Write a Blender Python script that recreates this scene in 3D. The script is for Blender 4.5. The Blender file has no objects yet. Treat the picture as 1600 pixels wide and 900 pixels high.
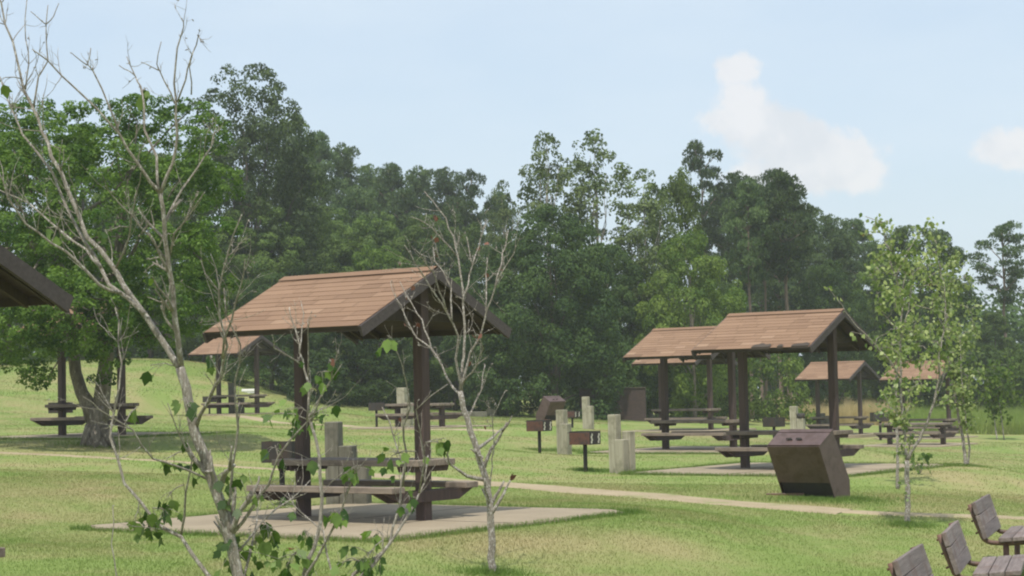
import bpy, math, random
import numpy as np
from math import sin, cos, atan, atan2, pi, sqrt, radians
from mathutils import Vector, Matrix

random.seed(7)
RNG = np.random.default_rng(11)
scene = bpy.context.scene
COL = scene.collection

# ------------------------------------------------------------------ camera
F_PX, HORIZON, ROLL, EYE = 3021.0, 606.8, 0.0207, 1.65
TILT = atan((HORIZON - 450) / F_PX)
cam_data = bpy.data.cameras.new("camera")
cam = bpy.data.objects.new("camera", cam_data)
COL.objects.link(cam)
cam_data.sensor_width = 36.0
cam_data.lens = 36.0 * F_PX / 1600.0
cam_data.clip_start, cam_data.clip_end = 0.1, 3000
_R = Vector((1, 0, 0)); _U = Vector((0, -sin(TILT), cos(TILT))); _Fw = Vector((0, cos(TILT), sin(TILT)))
_R2 = _R * cos(ROLL) - _U * sin(ROLL); _U2 = _R * sin(ROLL) + _U * cos(ROLL)
M = Matrix.Identity(4)
for i in range(3):
    M[i][0], M[i][1], M[i][2] = _R2[i], _U2[i], -_Fw[i]
M[2][3] = EYE
cam.matrix_world = M
scene.camera = cam


def sight(px, py):
    """direction of a line of sight of the survey photograph, scaled so that y (distance) is 1"""
    u, v = px - 800, py - 450
    u, v = u * cos(ROLL) - v * sin(ROLL), u * sin(ROLL) + v * cos(ROLL)
    yc, zc = 1.0, -v / F_PX
    y = yc * cos(TILT) - zc * sin(TILT); z = yc * sin(TILT) + zc * cos(TILT)
    return Vector((u / F_PX / y, 1.0, z / y))


def at(px, py, d):
    s = sight(px, py)
    return Vector((s.x * d, d, EYE + s.z * d))


# ------------------------------------------------------------------ terrain heights (surveyed points)
SHELTERS = {  # X, Y, Z, angle
    'A': (-1.97, 24.80, 0.00, .647), 'B': (5.49, 38.88, -.10, .646), 'C': (4.74, 49.97, -.05, .651),
    'D': (6.15, 69.56, 0.00, .636), 'E': (14.10, 84.22, -.66, .657), 'F': (16.97, 80.0, -.75, .654),
    'G': (-10.23, 46.85, .70, .597), 'H': (-11.14, 78.04, .83, .589), 'J': (-3.10, 63.21, .43, .741),
    'K': (14.12, 68.27, -.65, .660), 'I': (-5.43, 14.92, .03, .570)}
CTRL = [(x, y, z) for x, y, z, _ in SHELTERS.values()] + [
    (-16, 95, 3.3), (-26, 95, 3.2), (-11, 95, 2.0), (-5, 100, .8), (1, 75, .40), (5, 100, .25), (12, 118, -.1), (22, 90, -1.0),
    (5.5, 22.5, -.57), (4.5, 19.5, -.65), (3.4, 16, -.62), (5.5, 26.7, -.36), (4.9, 31.7, -.22), (0, 18.4, -.08),
    (-9.2, 42, .58), (1.5, 39.5, -.03), (.7, 48.3, .1), (-30, 60, 1.6), (-20, 40, .8), (-14, 15, .3), (0, 0, 0), (14, 10, -1.2), (16, 40, -.9),
    (30, 60, -1.3), (35, 130, -1.0), (0, 150, 1.0), (-40, 150, 4.0), (-120, 150, 3), (120, 150, -1.5), (0, 300, 1), (-300, 300, 3), (300, 300, 0),
    (-300, 0, 0), (300, 0, -2), (0, -100, 0), (-300, -300, 0), (300, -300, -2), (-400, 420, 2), (400, 420, 0)]
_C = np.array(CTRL, float)
_KX, _KY = 1.0, .55


def _phi(r2):
    return np.sqrt(r2 + 36.0)


def _rbf_fit():
    P = np.c_[_C[:, 0] * _KX, _C[:, 1] * _KY]
    K = _phi(((P[:, None] - P[None]) ** 2).sum(-1)) - .25 * np.eye(len(P))
    n = len(P)
    A = np.zeros((n + 1, n + 1)); A[:n, :n] = K; A[:n, n] = 1; A[n, :n] = 1
    b = np.r_[_C[:, 2], 0]
    return P, np.linalg.solve(A, b)


_P, _W = _rbf_fit()


def heights(x, y):
    x = np.asarray(x, float); y = np.asarray(y, float)
    sh = x.shape
    q = np.c_[x.ravel() * _KX, y.ravel() * _KY]
    z = np.full(len(q), _W[-1])
    for i in range(len(_P)):
        z += _W[i] * _phi(((q - _P[i]) ** 2).sum(1))
    X, Y = x.ravel(), y.ravel()
    z += .016 * np.sin(X * .9 + Y * .35) * np.cos(Y * .6 - X * .3) + .005 * np.sin(X * 1.9 - Y * 1.3)
    for (sx, sy, sz, _) in SHELTERS.values():
        d = np.hypot(X - sx, Y - sy)
        w = np.clip((6.0 - d) / 2.6, 0, 1); w = w * w * (3 - 2 * w)
        z = z * (1 - w) + sz * w
    return z.reshape(sh)


def hz(x, y):
    return float(heights(np.array([x]), np.array([y]))[0])


def ground_at(px, py):
    """where a line of sight meets the terrain"""
    s = sight(px, py)
    d = np.linspace(8, 220, 2200)
    g = EYE + s.z * d - heights(s.x * d, d)
    k = np.argmax(g < 0)
    if g[k] >= 0:
        k = len(d) - 1
    d0, d1 = d[max(k - 1, 0)], d[k]
    for _ in range(20):
        m = .5 * (d0 + d1)
        if EYE + s.z * m - hz(s.x * m, m) < 0: d1 = m
        else: d0 = m
    return Vector((s.x * d1, d1, hz(s.x * d1, d1)))


# ------------------------------------------------------------------ materials
def mat(name):
    m = bpy.data.materials.new(name); m.use_nodes = True
    nt = m.node_tree; bs = nt.nodes["Principled BSDF"]
    return m, nt, bs


def N(nt, t, **kw):
    n = nt.nodes.new(t)
    for k, v in kw.items():
        if k in n.inputs: n.inputs[k].default_value = v
        else: setattr(n, k, v)
    return n


def ramp(nt, stops, fac):
    r = nt.nodes.new("ShaderNodeValToRGB")
    el = r.color_ramp.elements
    while len(el) < len(stops): el.new(.5)
    for e, (p, c) in zip(el, stops):
        e.position = p; e.color = (*c, 1)
    nt.links.new(fac, r.inputs[0])
    return r.outputs[0]


def mixc(nt, fac, a, b, mode='MIX'):
    n = nt.nodes.new("ShaderNodeMix"); n.data_type = 'RGBA'; n.blend_type = mode
    if isinstance(fac, (int, float)): n.inputs[0].default_value = fac
    else: nt.links.new(fac, n.inputs[0])
    for i, v in ((6, a), (7, b)):
        if isinstance(v, tuple): n.inputs[i].default_value = (*v, 1)
        else: nt.links.new(v, n.inputs[i])
    return n.outputs[2]


def noise(nt, vec, scale, detail=4, rough=.55, mapping=None):
    if mapping:
        mp = nt.nodes.new("ShaderNodeMapping"); mp.inputs['Scale'].default_value = mapping
        nt.links.new(vec, mp.inputs[0]); vec = mp.outputs[0]
    n = N(nt, "ShaderNodeTexNoise", Scale=scale, Detail=detail, Roughness=rough)
    nt.links.new(vec, n.inputs['Vector'])
    return n.outputs['Fac']


def bump(nt, bs, h, strength=.3, dist=.02):
    b = N(nt, "ShaderNodeBump", Strength=strength, Distance=dist)
    nt.links.new(h, b.inputs['Height']); nt.links.new(b.outputs[0], bs.inputs['Normal'])


def pos(nt): return nt.nodes.new("ShaderNodeNewGeometry").outputs['Position']
def objco(nt): return nt.nodes.new("ShaderNodeTexCoord").outputs['Object']
def objrand(nt): return nt.nodes.new("ShaderNodeObjectInfo").outputs['Random']


WORN = [(g_.x, g_.y, r_, k_) for g_, r_, k_ in ((ground_at(820, 846), 1.7, 1.0), (ground_at(1010, 850), 1.3, .8), (ground_at(150, 700), 1.0, 1.0), (ground_at(1250, 790), 1.1, .8), (ground_at(200, 640), 3.0, .7), (ground_at(90, 770), 2.0, .7), (ground_at(1390, 715), 1.2, .6), (ground_at(1440, 780), 1.6, .6), (ground_at(930, 770), 1.4, .6))]


def lawn_colour(nt, green_lo, green_hi, tan):
    p = pos(nt)
    big = noise(nt, p, .16, 5, .6, (1, .55, 0))
    mid = noise(nt, p, .55, 5, .65, (1, .8, 0))
    fine = noise(nt, p, 9, 3, .6)
    g = mixc(nt, fine, green_lo, green_hi)
    m = nt.nodes.new("ShaderNodeMath"); m.operation = 'ADD'
    nt.links.new(big, m.inputs[0]); nt.links.new(mid, m.inputs[1])
    f = ramp(nt, [(.445, (0, 0, 0)), (.62, (.9, .9, .9))], _half(nt, m.outputs[0]))
    for (wx, wy, wr, wk) in WORN:                      # trodden, dry spots of turf
        mp = nt.nodes.new("ShaderNodeMapping"); mp.vector_type = 'POINT'
        mp.inputs['Location'].default_value = (-wx, -wy, 0); mp.inputs['Scale'].default_value = (1, 1, 0)
        nt.links.new(p, mp.inputs[0])
        ln = nt.nodes.new("ShaderNodeVectorMath"); ln.operation = 'LENGTH'; nt.links.new(mp.outputs[0], ln.inputs[0])
        q = nt.nodes.new("ShaderNodeMath"); q.operation = 'MULTIPLY_ADD'; q.inputs[1].default_value = wr * 1.6; nt.links.new(mid, q.inputs[0]); nt.links.new(ln.outputs['Value'], q.inputs[2])
        mr = nt.nodes.new("ShaderNodeMapRange"); mr.interpolation_type = 'SMOOTHSTEP'
        mr.inputs[1].default_value = wr * .9; mr.inputs[2].default_value = wr * 2.0; mr.inputs[3].default_value = wk; mr.inputs[4].default_value = 0
        nt.links.new(q.outputs[0], mr.inputs[0])
        f = mixc(nt, 1.0, f, mr.outputs[0], 'LIGHTEN')
    return mixc(nt, f, g, tan), fine


def _half(nt, s):
    m = nt.nodes.new("ShaderNodeMath"); m.operation = 'MULTIPLY'; m.inputs[1].default_value = .5
    nt.links.new(s, m.inputs[0]); return m.outputs[0]


def make_lawn():
    m, nt, bs = mat("lawn")
    c, f = lawn_colour(nt, (.140, .199, .051), (.202, .262, .076), (.29, .25, .126))
    nt.links.new(c, bs.inputs['Base Color']); bs.inputs['Roughness'].default_value = .95
    bs.inputs['Specular IOR Level'].default_value = .1
    bump(nt, bs, noise(nt, pos(nt), 14, 5, .7), .5, .03)
    return m


def make_blades(name, lo, hi, tan, trans=.35):
    m, nt, bs = mat(name)
    c, f = lawn_colour(nt, lo, hi, tan)
    at_ = nt.nodes.new("ShaderNodeAttribute"); at_.attribute_name = "tint"
    hsv = N(nt, "ShaderNodeHueSaturation")
    mr = N(nt, "ShaderNodeMapRange"); mr.inputs[3].default_value = .8; mr.inputs[4].default_value = 1.25
    nt.links.new(at_.outputs['Fac'], mr.inputs[0]); nt.links.new(mr.outputs[0], hsv.inputs['Value'])
    nt.links.new(c, hsv.inputs['Color'])
    leafy(nt, bs, hsv.outputs[0], trans, .7)
    return m


def leafy(nt, bs, colour, trans, rough=.55):
    nt.links.new(colour, bs.inputs['Base Color']); bs.inputs['Roughness'].default_value = rough
    bs.inputs['Specular IOR Level'].default_value = .3
    tr = nt.nodes.new("ShaderNodeBsdfTranslucent")
    br = N(nt, "ShaderNodeHueSaturation", Saturation=1.15, Value=1.25); nt.links.new(colour, br.inputs['Color'])
    nt.links.new(br.outputs[0], tr.inputs['Color'])
    mx = nt.nodes.new("ShaderNodeMixShader"); mx.inputs[0].default_value = trans
    nt.links.new(bs.outputs[0], mx.inputs[1]); nt.links.new(tr.outputs[0], mx.inputs[2])
    nt.links.new(mx.outputs[0], nt.nodes['Material Output'].inputs[0])


def make_leaf(name, lo, hi, scale=.6, trans=.3, rough=.55, var=.16, gloss=.14):
    m, nt, bs = mat(name)
    n1 = noise(nt, objco(nt), scale, 3, .6)
    at_ = nt.nodes.new("ShaderNodeAttribute"); at_.attribute_name = "tint"
    a = nt.nodes.new("ShaderNodeMath"); a.operation = 'MULTIPLY_ADD'; a.inputs[1].default_value = .8; a.inputs[2].default_value = -.4
    nt.links.new(at_.outputs['Fac'], a.inputs[0])
    b = nt.nodes.new("ShaderNodeMath"); b.operation = 'ADD'
    nt.links.new(n1, b.inputs[0]); nt.links.new(a.outputs[0], b.inputs[1])
    c = ramp(nt, [(.25, lo), (.75, hi)], b.outputs[0])
    hsv = N(nt, "ShaderNodeHueSaturation")
    mr = N(nt, "ShaderNodeMapRange"); mr.inputs[3].default_value = 1 - var * 2; mr.inputs[4].default_value = 1 + var * 2
    nt.links.new(objrand(nt), mr.inputs[0]); nt.links.new(mr.outputs[0], hsv.inputs['Value'])
    nt.links.new(c, hsv.inputs['Color'])
    leafy(nt, bs, hsv.outputs[0], trans, rough)
    bs.inputs['Specular IOR Level'].default_value = gloss
    return m


def make_wood(name, lo, hi, scale=(2, 30, 30), rough=.8, bumpy=.4, blotch=None):
    m, nt, bs = mat(name)
    o = objco(nt)
    g = noise(nt, o, 1.0, 6, .65, scale)
    c = ramp(nt, [(.3, lo), (.7, hi)], g)
    if blotch:
        f = ramp(nt, [(.5, (0, 0, 0)), (.68, (1, 1, 1))], noise(nt, o, 3.2, 5, .65))
        c = mixc(nt, f, c, blotch)
    hsv = N(nt, "ShaderNodeHueSaturation")
    mr = N(nt, "ShaderNodeMapRange"); mr.inputs[3].default_value = .88; mr.inputs[4].default_value = 1.14
    nt.links.new(objrand(nt), mr.inputs[0]); nt.links.new(mr.outputs[0], hsv.inputs['Value'])
    nt.links.new(c, hsv.inputs['Color']); nt.links.new(hsv.outputs[0], bs.inputs['Base Color'])
    bs.inputs['Roughness'].default_value = rough
    bump(nt, bs, g, bumpy, .01)
    return m


def make_shingle():
    m, nt, bs = mat("cedar_shingle")
    at_ = nt.nodes.new("ShaderNodeAttribute"); at_.attribute_name = "tint"
    c = ramp(nt, [(0, (.19, .120, .077)), (.35, (.245, .155, .098)), (.7, (.295, .190, .122)), (1, (.35, .24, .16))], at_.outputs['Fac'])
    o = objco(nt)
    n1 = noise(nt, o, 1.3, 5, .65)
    c = mixc(nt, ramp(nt, [(.35, (.25, .25, .25)), (.75, (0, 0, 0))], n1), c, (.13, .075, .055))
    g = noise(nt, o, 60, 3, .7)
    c = mixc(nt, .35, c, ramp(nt, [(.2, (.45, .45, .45)), (.8, (1, 1, 1))], g), 'MULTIPLY')
    nt.links.new(c, bs.inputs['Base Color']); bs.inputs['Roughness'].default_value = .9
    bs.inputs['Specular IOR Level'].default_value = .2
    bump(nt, bs, g, .4, .01)
    return m


def make_concrete():
    m, nt, bs = mat("concrete")
    p = pos(nt)
    c = ramp(nt, [(.3, (.225, .182, .122)), (.7, (.31, .255, .175))], noise(nt, p, 1.2, 6, .65))
    f = ramp(nt, [(.56, (0, 0, 0)), (.74, (.7, .7, .7))], noise(nt, p, .9, 6, .7))
    c = mixc(nt, f, c, (.20, .175, .10))
    nt.links.new(c, bs.inputs['Base Color']); bs.inputs['Roughness'].default_value = .9
    bump(nt, bs, noise(nt, p, 60, 4, .7), .3, .01)
    return m


def make_path():
    m, nt, bs = mat("dirt_path")
    p = pos(nt)
    c = ramp(nt, [(.3, (.27, .215, .13)), (.7, (.36, .29, .185))], noise(nt, p, 1.6, 6, .65))
    f = ramp(nt, [(.55, (0, 0, 0)), (.66, (1, 1, 1))], noise(nt, p, 1.1, 6, .7))
    c = mixc(nt, f, c, (.2, .22, .075))
    nt.links.new(c, bs.inputs['Base Color']); bs.inputs['Roughness'].default_value = .95
    bump(nt, bs, noise(nt, p, 30, 5, .7), .5, .03)
    return m


def make_metal(name, lo, hi, rust=None, rough=.5, metal=0.0):
    m, nt, bs = mat(name)
    o = objco(nt)
    c = ramp(nt, [(.3, lo), (.7, hi)], noise(nt, o, 4, 5, .6))
    if rust:
        f = ramp(nt, [(.48, (0, 0, 0)), (.62, (1, 1, 1))], noise(nt, o, 5.5, 6, .7))
        c = mixc(nt, f, c, rust)
    nt.links.new(c, bs.inputs['Base Color']); bs.inputs['Metallic'].default_value = metal
    r = N(nt, "ShaderNodeMapRange"); r.inputs[3].default_value = rough - .1; r.inputs[4].default_value = rough + .2
    nt.links.new(noise(nt, o, 7, 5), r.inputs[0]); nt.links.new(r.outputs[0], bs.inputs['Roughness'])
    bump(nt, bs, noise(nt, o, 25, 4), .12, .01)
    return m


def make_bark(name, lo, hi, speck=None, sc=(22, 22, 7), th=.58):
    m, nt, bs = mat(name)
    o = objco(nt)
    g = noise(nt, o, 1, 6, .7, sc)
    c = ramp(nt, [(.3, lo), (.7, hi)], g)
    if speck:
        f = ramp(nt, [(th, (0, 0, 0)), (th + .07, (1, 1, 1))], noise(nt, o, 1, 4, .6, tuple(s * 1.7 for s in sc)))
        c = mixc(nt, f, c, speck)
    nt.links.new(c, bs.inputs['Base Color']); bs.inputs['Roughness'].default_value = .9
    bump(nt, bs, g, .9, .035)
    return m


def make_brick():
    m, nt, bs = mat("brown_brick")
    o = objco(nt)
    mp = nt.nodes.new("ShaderNodeMapping"); mp.inputs['Rotation'].default_value = (pi / 2, 0, 0); nt.links.new(o, mp.inputs[0])
    b = N(nt, "ShaderNodeTexBrick", Scale=4.5)
    b.inputs['Color1'].default_value = (.048, .030, .026, 1); b.inputs['Color2'].default_value = (.070, .044, .037, 1)
    b.inputs['Mortar'].default_value = (.055, .046, .040, 1)
    nt.links.new(mp.outputs[0], b.inputs['Vector'])
    nt.links.new(b.outputs[0], bs.inputs['Base Color']); bs.inputs['Roughness'].default_value = .9
    return m


MAT = dict(
    lawn=make_lawn(),
    blades=make_blades("grass_blades", (.142, .206, .051), (.209, .275, .078), (.30, .262, .130)),
    fringe=make_blades("fringe_grass", (.085, .155, .03), (.15, .23, .05), (.16, .21, .06)),
    tall=make_blades("tall_grass", (.16, .25, .045), (.27, .36, .09), (.28, .32, .10), .4),
    straw=make_blades("straw_grass", (.46, .38, .20), (.60, .51, .29), (.52, .45, .24), .35),
    concrete=make_concrete(), joint=make_wood('joint_filler', (.07, .06, .045), (.12, .105, .08)), path=make_path(), shingle=make_shingle(),
    post=make_wood("brown_stained_wood", (.042, .026, .021), (.085, .054, .045), (25, 25, 2), .75, .3),
    trim=make_wood("dark_stained_trim", (.040, .030, .028), (.078, .062, .058), (2, 25, 25), .7, .3),
    deck=make_wood("roof_underside", (.035, .026, .019), (.065, .048, .034), (3, 30, 3), .85, .2),
    plank=make_wood("weathered_plank", (.14, .112, .086), (.245, .20, .155), (1.5, 35, 35), .85, .4, (.085, .07, .054)),
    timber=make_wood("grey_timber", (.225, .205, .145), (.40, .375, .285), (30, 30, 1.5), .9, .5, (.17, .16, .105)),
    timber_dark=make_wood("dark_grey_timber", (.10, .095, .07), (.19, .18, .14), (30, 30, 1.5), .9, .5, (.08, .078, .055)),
    bin=make_metal("brown_painted_steel", (.075, .045, .039), (.108, .068, .060), (.062, .035, .026), .42),
    bin_shade=make_metal("bin_inner_shade", (.02, .018, .015), (.035, .03, .025), None, .8),
    grill=make_metal("black_iron", (.022, .020, .018), (.040, .035, .031), (.045, .028, .021), .7),
    rust=make_metal("rusty_iron", (.075, .030, .020), (.12, .052, .034), (.04, .026, .022), .75),
    glint_pale=make_metal("slot_glint_pale", (.55, .53, .42), (.75, .72, .6), None, .5),
    frame=make_metal("rusty_brown_tube", (.105, .052, .036), (.16, .085, .06), (.06, .038, .03), .6),
    slat=make_wood("bench_slat", (.105, .082, .074), (.225, .185, .17), (1.5, 28, 28), .8, .4, (.12, .07, .05)),
    bark=make_bark("grey_bark", (.075, .062, .046), (.235, .205, .16), (.36, .33, .27), (14, 14, 4), .58),
    dark_bark=make_bark("dark_bark", (.045, .036, .028), (.11, .09, .07), None, (9, 9, 2)),
    pine_bark=make_bark("pine_bark", (.12, .085, .062), (.27, .20, .155), None, (7, 7, 2)),
    pale_bark=make_bark("pale_sapling_bark", (.19, .165, .13), (.42, .38, .32), (.60, .57, .51), (60, 60, 18), .56),
    white_bark=make_bark("speckled_sapling_bark", (.17, .145, .115), (.35, .315, .265), (.58, .55, .50), (45, 45, 22), .54),
    oak_leaf=make_leaf("oak_leaf", (.042, .092, .017), (.128, .205, .042), 1.0, .40),
    broad_leaf=make_leaf("broad_leaf", (.046, .086, .020), (.115, .172, .040), .5, .30, .6),
    dark_leaf=make_leaf("dark_leaf", (.030, .062, .017), (.074, .124, .031), .6, .27, .6),
    light_leaf=make_leaf("light_leaf", (.065, .12, .020), (.165, .235, .046), .5, .36, .6),
    airy_leaf=make_leaf("airy_leaf", (.052, .090, .034), (.115, .165, .062), .5, .3, .6),
    poplar_leaf=make_leaf("poplar_leaf", (.065, .10, .032), (.165, .215, .078), .6, .34, .5),
    pine_leaf=make_leaf("pine_needles", (.044, .080, .030), (.105, .155, .055), .5, .24, .6),
    sap_leaf=make_leaf("maple_leaf", (.042, .088, .018), (.165, .25, .06), 9, .40, .5, .1, .4),
    pale_leaf=make_leaf("pale_sapling_leaf", (.13, .195, .055), (.35, .41, .16), 3, .42, .45, .1, .35),
    red_leaf=make_leaf("dry_red_leaf", (.17, .075, .055), (.28, .14, .10), 6, .3, .6),
    brick=make_brick(), white=make_metal("white_board", (.72, .70, .66), (.82, .80, .77), None, .5),
    stake=make_wood("orange_stake", (.35, .2, .09), (.45, .28, .14)),
)


# ------------------------------------------------------------------ mesh tools
class MB:
    """collects shapes into ONE mesh"""
    def __init__(self): self.v, self.f, self.mi, self.sm, self.t = [], [], [], [], []

    def add(self, vs, fs, m=0, smooth=False, tint=.5):
        o = len(self.v)
        self.v += [tuple(p) for p in vs]
        for f in fs:
            self.f.append([i + o for i in f]); self.mi.append(m); self.sm.append(smooth); self.t.append(tint)

    def box(self, c, s, rot=None, m=0, tint=.5, bev=0.0):
        hx, hy, hzz = s[0] / 2, s[1] / 2, s[2] / 2
        b = min(bev, hx * .45, hy * .45, hzz * .45)
        if b <= 0:
            P = [Vector((x, y, z)) for z in (-hzz, hzz) for y in (-hy, hy) for x in (-hx, hx)]
            F = [(0, 2, 3, 1), (4, 5, 7, 6), (0, 1, 5, 4), (2, 6, 7, 3), (0, 4, 6, 2), (1, 3, 7, 5)]
        else:
            P, idx = [], {}
            for sz in (-1, 1):
                for sy in (-1, 1):
                    for sx in (-1, 1):
                        for a in range(3):
                            d = [hx - b, hy - b, hzz - b]; d[a] += b
                            idx[(sx, sy, sz, a)] = len(P)
                            P.append(Vector((sx * d[0], sy * d[1], sz * d[2])))
            F = []
            for a in range(3):
                u, w = (a + 1) % 3, (a + 2) % 3
                for s_ in (-1, 1):
                    def k(su, sw):
                        t = [0, 0, 0]; t[a] = s_; t[u] = su; t[w] = sw; return idx[(t[0], t[1], t[2], a)]
                    q = [k(-1, -1), k(1, -1), k(1, 1), k(-1, 1)]
                    F.append(q if s_ > 0 else q[::-1])
            for a in range(3):           # edges along axis a
                u, w = (a + 1) % 3, (a + 2) % 3
                for su in (-1, 1):
                    for sw in (-1, 1):
                        def k(sa, ax):
                            t = [0, 0, 0]; t[a] = sa; t[u] = su; t[w] = sw; return idx[(t[0], t[1], t[2], ax)]
                        q = [k(-1, u), k(1, u), k(1, w), k(-1, w)]
                        F.append(q if su * sw < 0 else q[::-1])
            for sz in (-1, 1):
                for sy in (-1, 1):
                    for sx in (-1, 1):
                        q = [idx[(sx, sy, sz, a)] for a in range(3)]
                        F.append(q if sx * sy * sz > 0 else q[::-1])
        c = Vector(c)
        if rot is not None: P = [rot @ p for p in P]
        self.add([p + c for p in P], F, m, False, tint)
        return self

    def tube(self, pts, rad, n=8, m=0, cap=True, smooth=True):
        pts = [Vector(p) for p in pts]
        if not isinstance(rad, (list, tuple)): rad = [rad] * len(pts)
        vs, fs = [], []
        t0 = (pts[1] - pts[0]).normalized()
        ref = Vector((0, 0, 1)) if abs(t0.z) < .9 else Vector((1, 0, 0))
        a = t0.cross(ref).normalized()
        for i, p in enumerate(pts):
            t = (pts[min(i + 1, len(pts) - 1)] - pts[max(i - 1, 0)])
            if t.length < 1e-9: t = t0.copy()
            t.normalize()
            a = (a - t * a.dot(t))
            if a.length < 1e-6: a = t.orthogonal()
            a.normalize(); b = t.cross(a)
            for k in range(n):
                an = 2 * pi * k / n
                vs.append(p + (a * cos(an) + b * sin(an)) * rad[i])
        for i in range(len(pts) - 1):
            for k in range(n):
                k2 = (k + 1) % n
                fs.append((i * n + k, i * n + k2, (i + 1) * n + k2, (i + 1) * n + k))
        if cap:
            fs.append(tuple(range(n))[::-1]); fs.append(tuple((len(pts) - 1) * n + k for k in range(n)))
        self.add(vs, fs, m, smooth)
        return self

    def prism(self, poly, axis, lo, hi, m=0):
        """polygon (a,z) extruded along local axis 'x' or 'y'"""
        n = len(poly)
        if axis == 'x':
            P = [(lo, a, z) for a, z in poly] + [(hi, a, z) for a, z in poly]
        else:
            P = [(a, lo, z) for a, z in poly] + [(a, hi, z) for a, z in poly]
        F = [tuple(range(n))[::-1], tuple(range(n, 2 * n))] + [(i, (i + 1) % n, n + (i + 1) % n, n + i) for i in range(n)]
        self.add(P, F, m)
        return self

    def mesh(self, name, mats):
        me = bpy.data.meshes.new(name)
        me.from_pydata(self.v, [], self.f)
        for m in (mats if isinstance(mats, list) else [mats]): me.materials.append(m)
        me.polygons.foreach_set("material_index", self.mi)
        me.polygons.foreach_set("use_smooth", self.sm)
        at_ = me.attributes.new("tint", 'FLOAT', 'FACE'); at_.data.foreach_set("value", self.t)
        import bmesh
        bm = bmesh.new(); bm.from_mesh(me); bmesh.ops.recalc_face_normals(bm, faces=bm.faces); bm.to_mesh(me); bm.free()
        me.update()
        return me

    def build(self, name, mats, parent=None):
        o = bpy.data.objects.new(name, self.mesh(name, mats))
        COL.objects.link(o)
        if parent: o.parent = parent
        return o


def poly_mesh(name, V, nper, material, tint=None):
    """V: (N*nper,3) array -> N separate nper-gons as one mesh, fast"""
    nf = len(V) // nper
    me = bpy.data.meshes.new(name)
    me.vertices.add(len(V)); me.vertices.foreach_set("co", V.astype(np.float32).ravel())
    me.loops.add(len(V)); me.loops.foreach_set("vertex_index", np.arange(len(V), dtype=np.int32))
    me.polygons.add(nf)
    me.polygons.foreach_set("loop_start", np.arange(0, len(V), nper, dtype=np.int32))
    me.materials.append(material)
    if tint is not None:
        at_ = me.attributes.new("tint", 'FLOAT', 'FACE'); at_.data.foreach_set("value", tint.astype(np.float32))
    me.update(calc_edges=True); me.validate()
    return me


def link(name, me, parent=None):
    o = bpy.data.objects.new(name, me); COL.objects.link(o)
    if parent: o.parent = parent
    return o


def tag(o, label=None, cat=None, group=None, kind=None):
    for k, v in (('label', label), ('category', cat), ('group', group), ('kind', kind)):
        if v: o[k] = v
    return o


def thing(name, label, cat, loc=(0, 0, 0), rz=0.0, group=None):
    o = bpy.data.objects.new(name, None); COL.objects.link(o)
    o.empty_display_size = .3
    o.location = loc; o.rotation_euler = (0, 0, rz)
    return tag(o, label, cat, group)


def copy_tree(o, parent=None):
    c = o.copy(); COL.objects.link(c); c.parent = parent
    for ch in list(o.children): copy_tree(ch, c)
    return c


def norm(a): return a / np.maximum(np.linalg.norm(a, axis=-1, keepdims=True), 1e-9)


def leaf_quads(P, Nn, size, rng, aspect=.62, along=None):
    """diamond leaves at P facing roughly Nn; returns vertices (4 per leaf)"""
    n = len(P)
    t = norm(rng.normal(size=(n, 3))) if along is None else norm(along)
    Nn = norm(Nn)
    if along is None:
        t = norm(t - (t * Nn).sum(1, keepdims=True) * Nn)
        b = np.cross(Nn, t)
    else:
        b = norm(np.cross(t, Nn))
    l = (size * rng.uniform(.65, 1.3, n))[:, None]
    V = np.empty((n, 4, 3))
    V[:, 0] = P - t * l * .5; V[:, 1] = P + b * l * aspect * .5; V[:, 2] = P + t * l * .5; V[:, 3] = P - b * l * aspect * .5
    return V.reshape(-1, 3)


# ------------------------------------------------------------------ crowns
def lobed_crown(rng, lobes, leaf, dens, thick=.35, sub=.36, gap=0.0):
    """lobes: list of (centre, (rx,ry,rz)); every lobe is a cluster of leafy sprays, leaves sit on the outer shell of each spray"""
    VS, TS = [], []
    C = np.array([l[0] for l in lobes], float); R = np.array([l[1] for l in lobes], float)
    for i in range(len(lobes)):
        c, r = C[i], R[i]
        rs0 = float(np.clip(sub * r.mean(), .16, 1.05))
        ns = int(4 * (r.mean() / rs0) ** 2 * .62) + 3
        d = norm(rng.normal(size=(ns, 3)))
        S = c + d * r * (1 - thick * .5 * rng.uniform(size=(ns, 1)) ** 1.5) * (1 + .07 * rng.normal(size=(ns, 1)))
        rs = rs0 * rng.uniform(.6, 1.3, ns)
        q = (((S[:, None] - C[None]) / R[None]) ** 2).sum(-1); q[:, i] = 9
        keep = (q.min(1) > .62) | (rng.uniform(size=ns) < .12)
        keep &= rng.uniform(size=ns) > np.where(d[:, 2] < -.35, .5, gap)
        for k in np.nonzero(keep)[0]:
            n = max(8, int(dens * 7.0 * rs[k] ** 2))
            dd = norm(rng.normal(size=(n, 3)) + d[k] * .55 + np.array([0, 0, .35]))
            P = S[k] + dd * rs[k] * np.array([1.1, 1.1, .72]) * (1 - .45 * rng.uniform(size=(n, 1)) ** 2)
            Nn = dd * .8 + np.array([0, 0, .35]) + rng.normal(size=(n, 3)) * .42
            VS.append(leaf_quads(P, Nn, leaf, rng, .68))
            TS.append(np.clip(rng.normal(.5, .16) + rng.normal(0, .15, n), 0, 1))
    return np.concatenate(VS), np.concatenate(TS)


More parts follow.
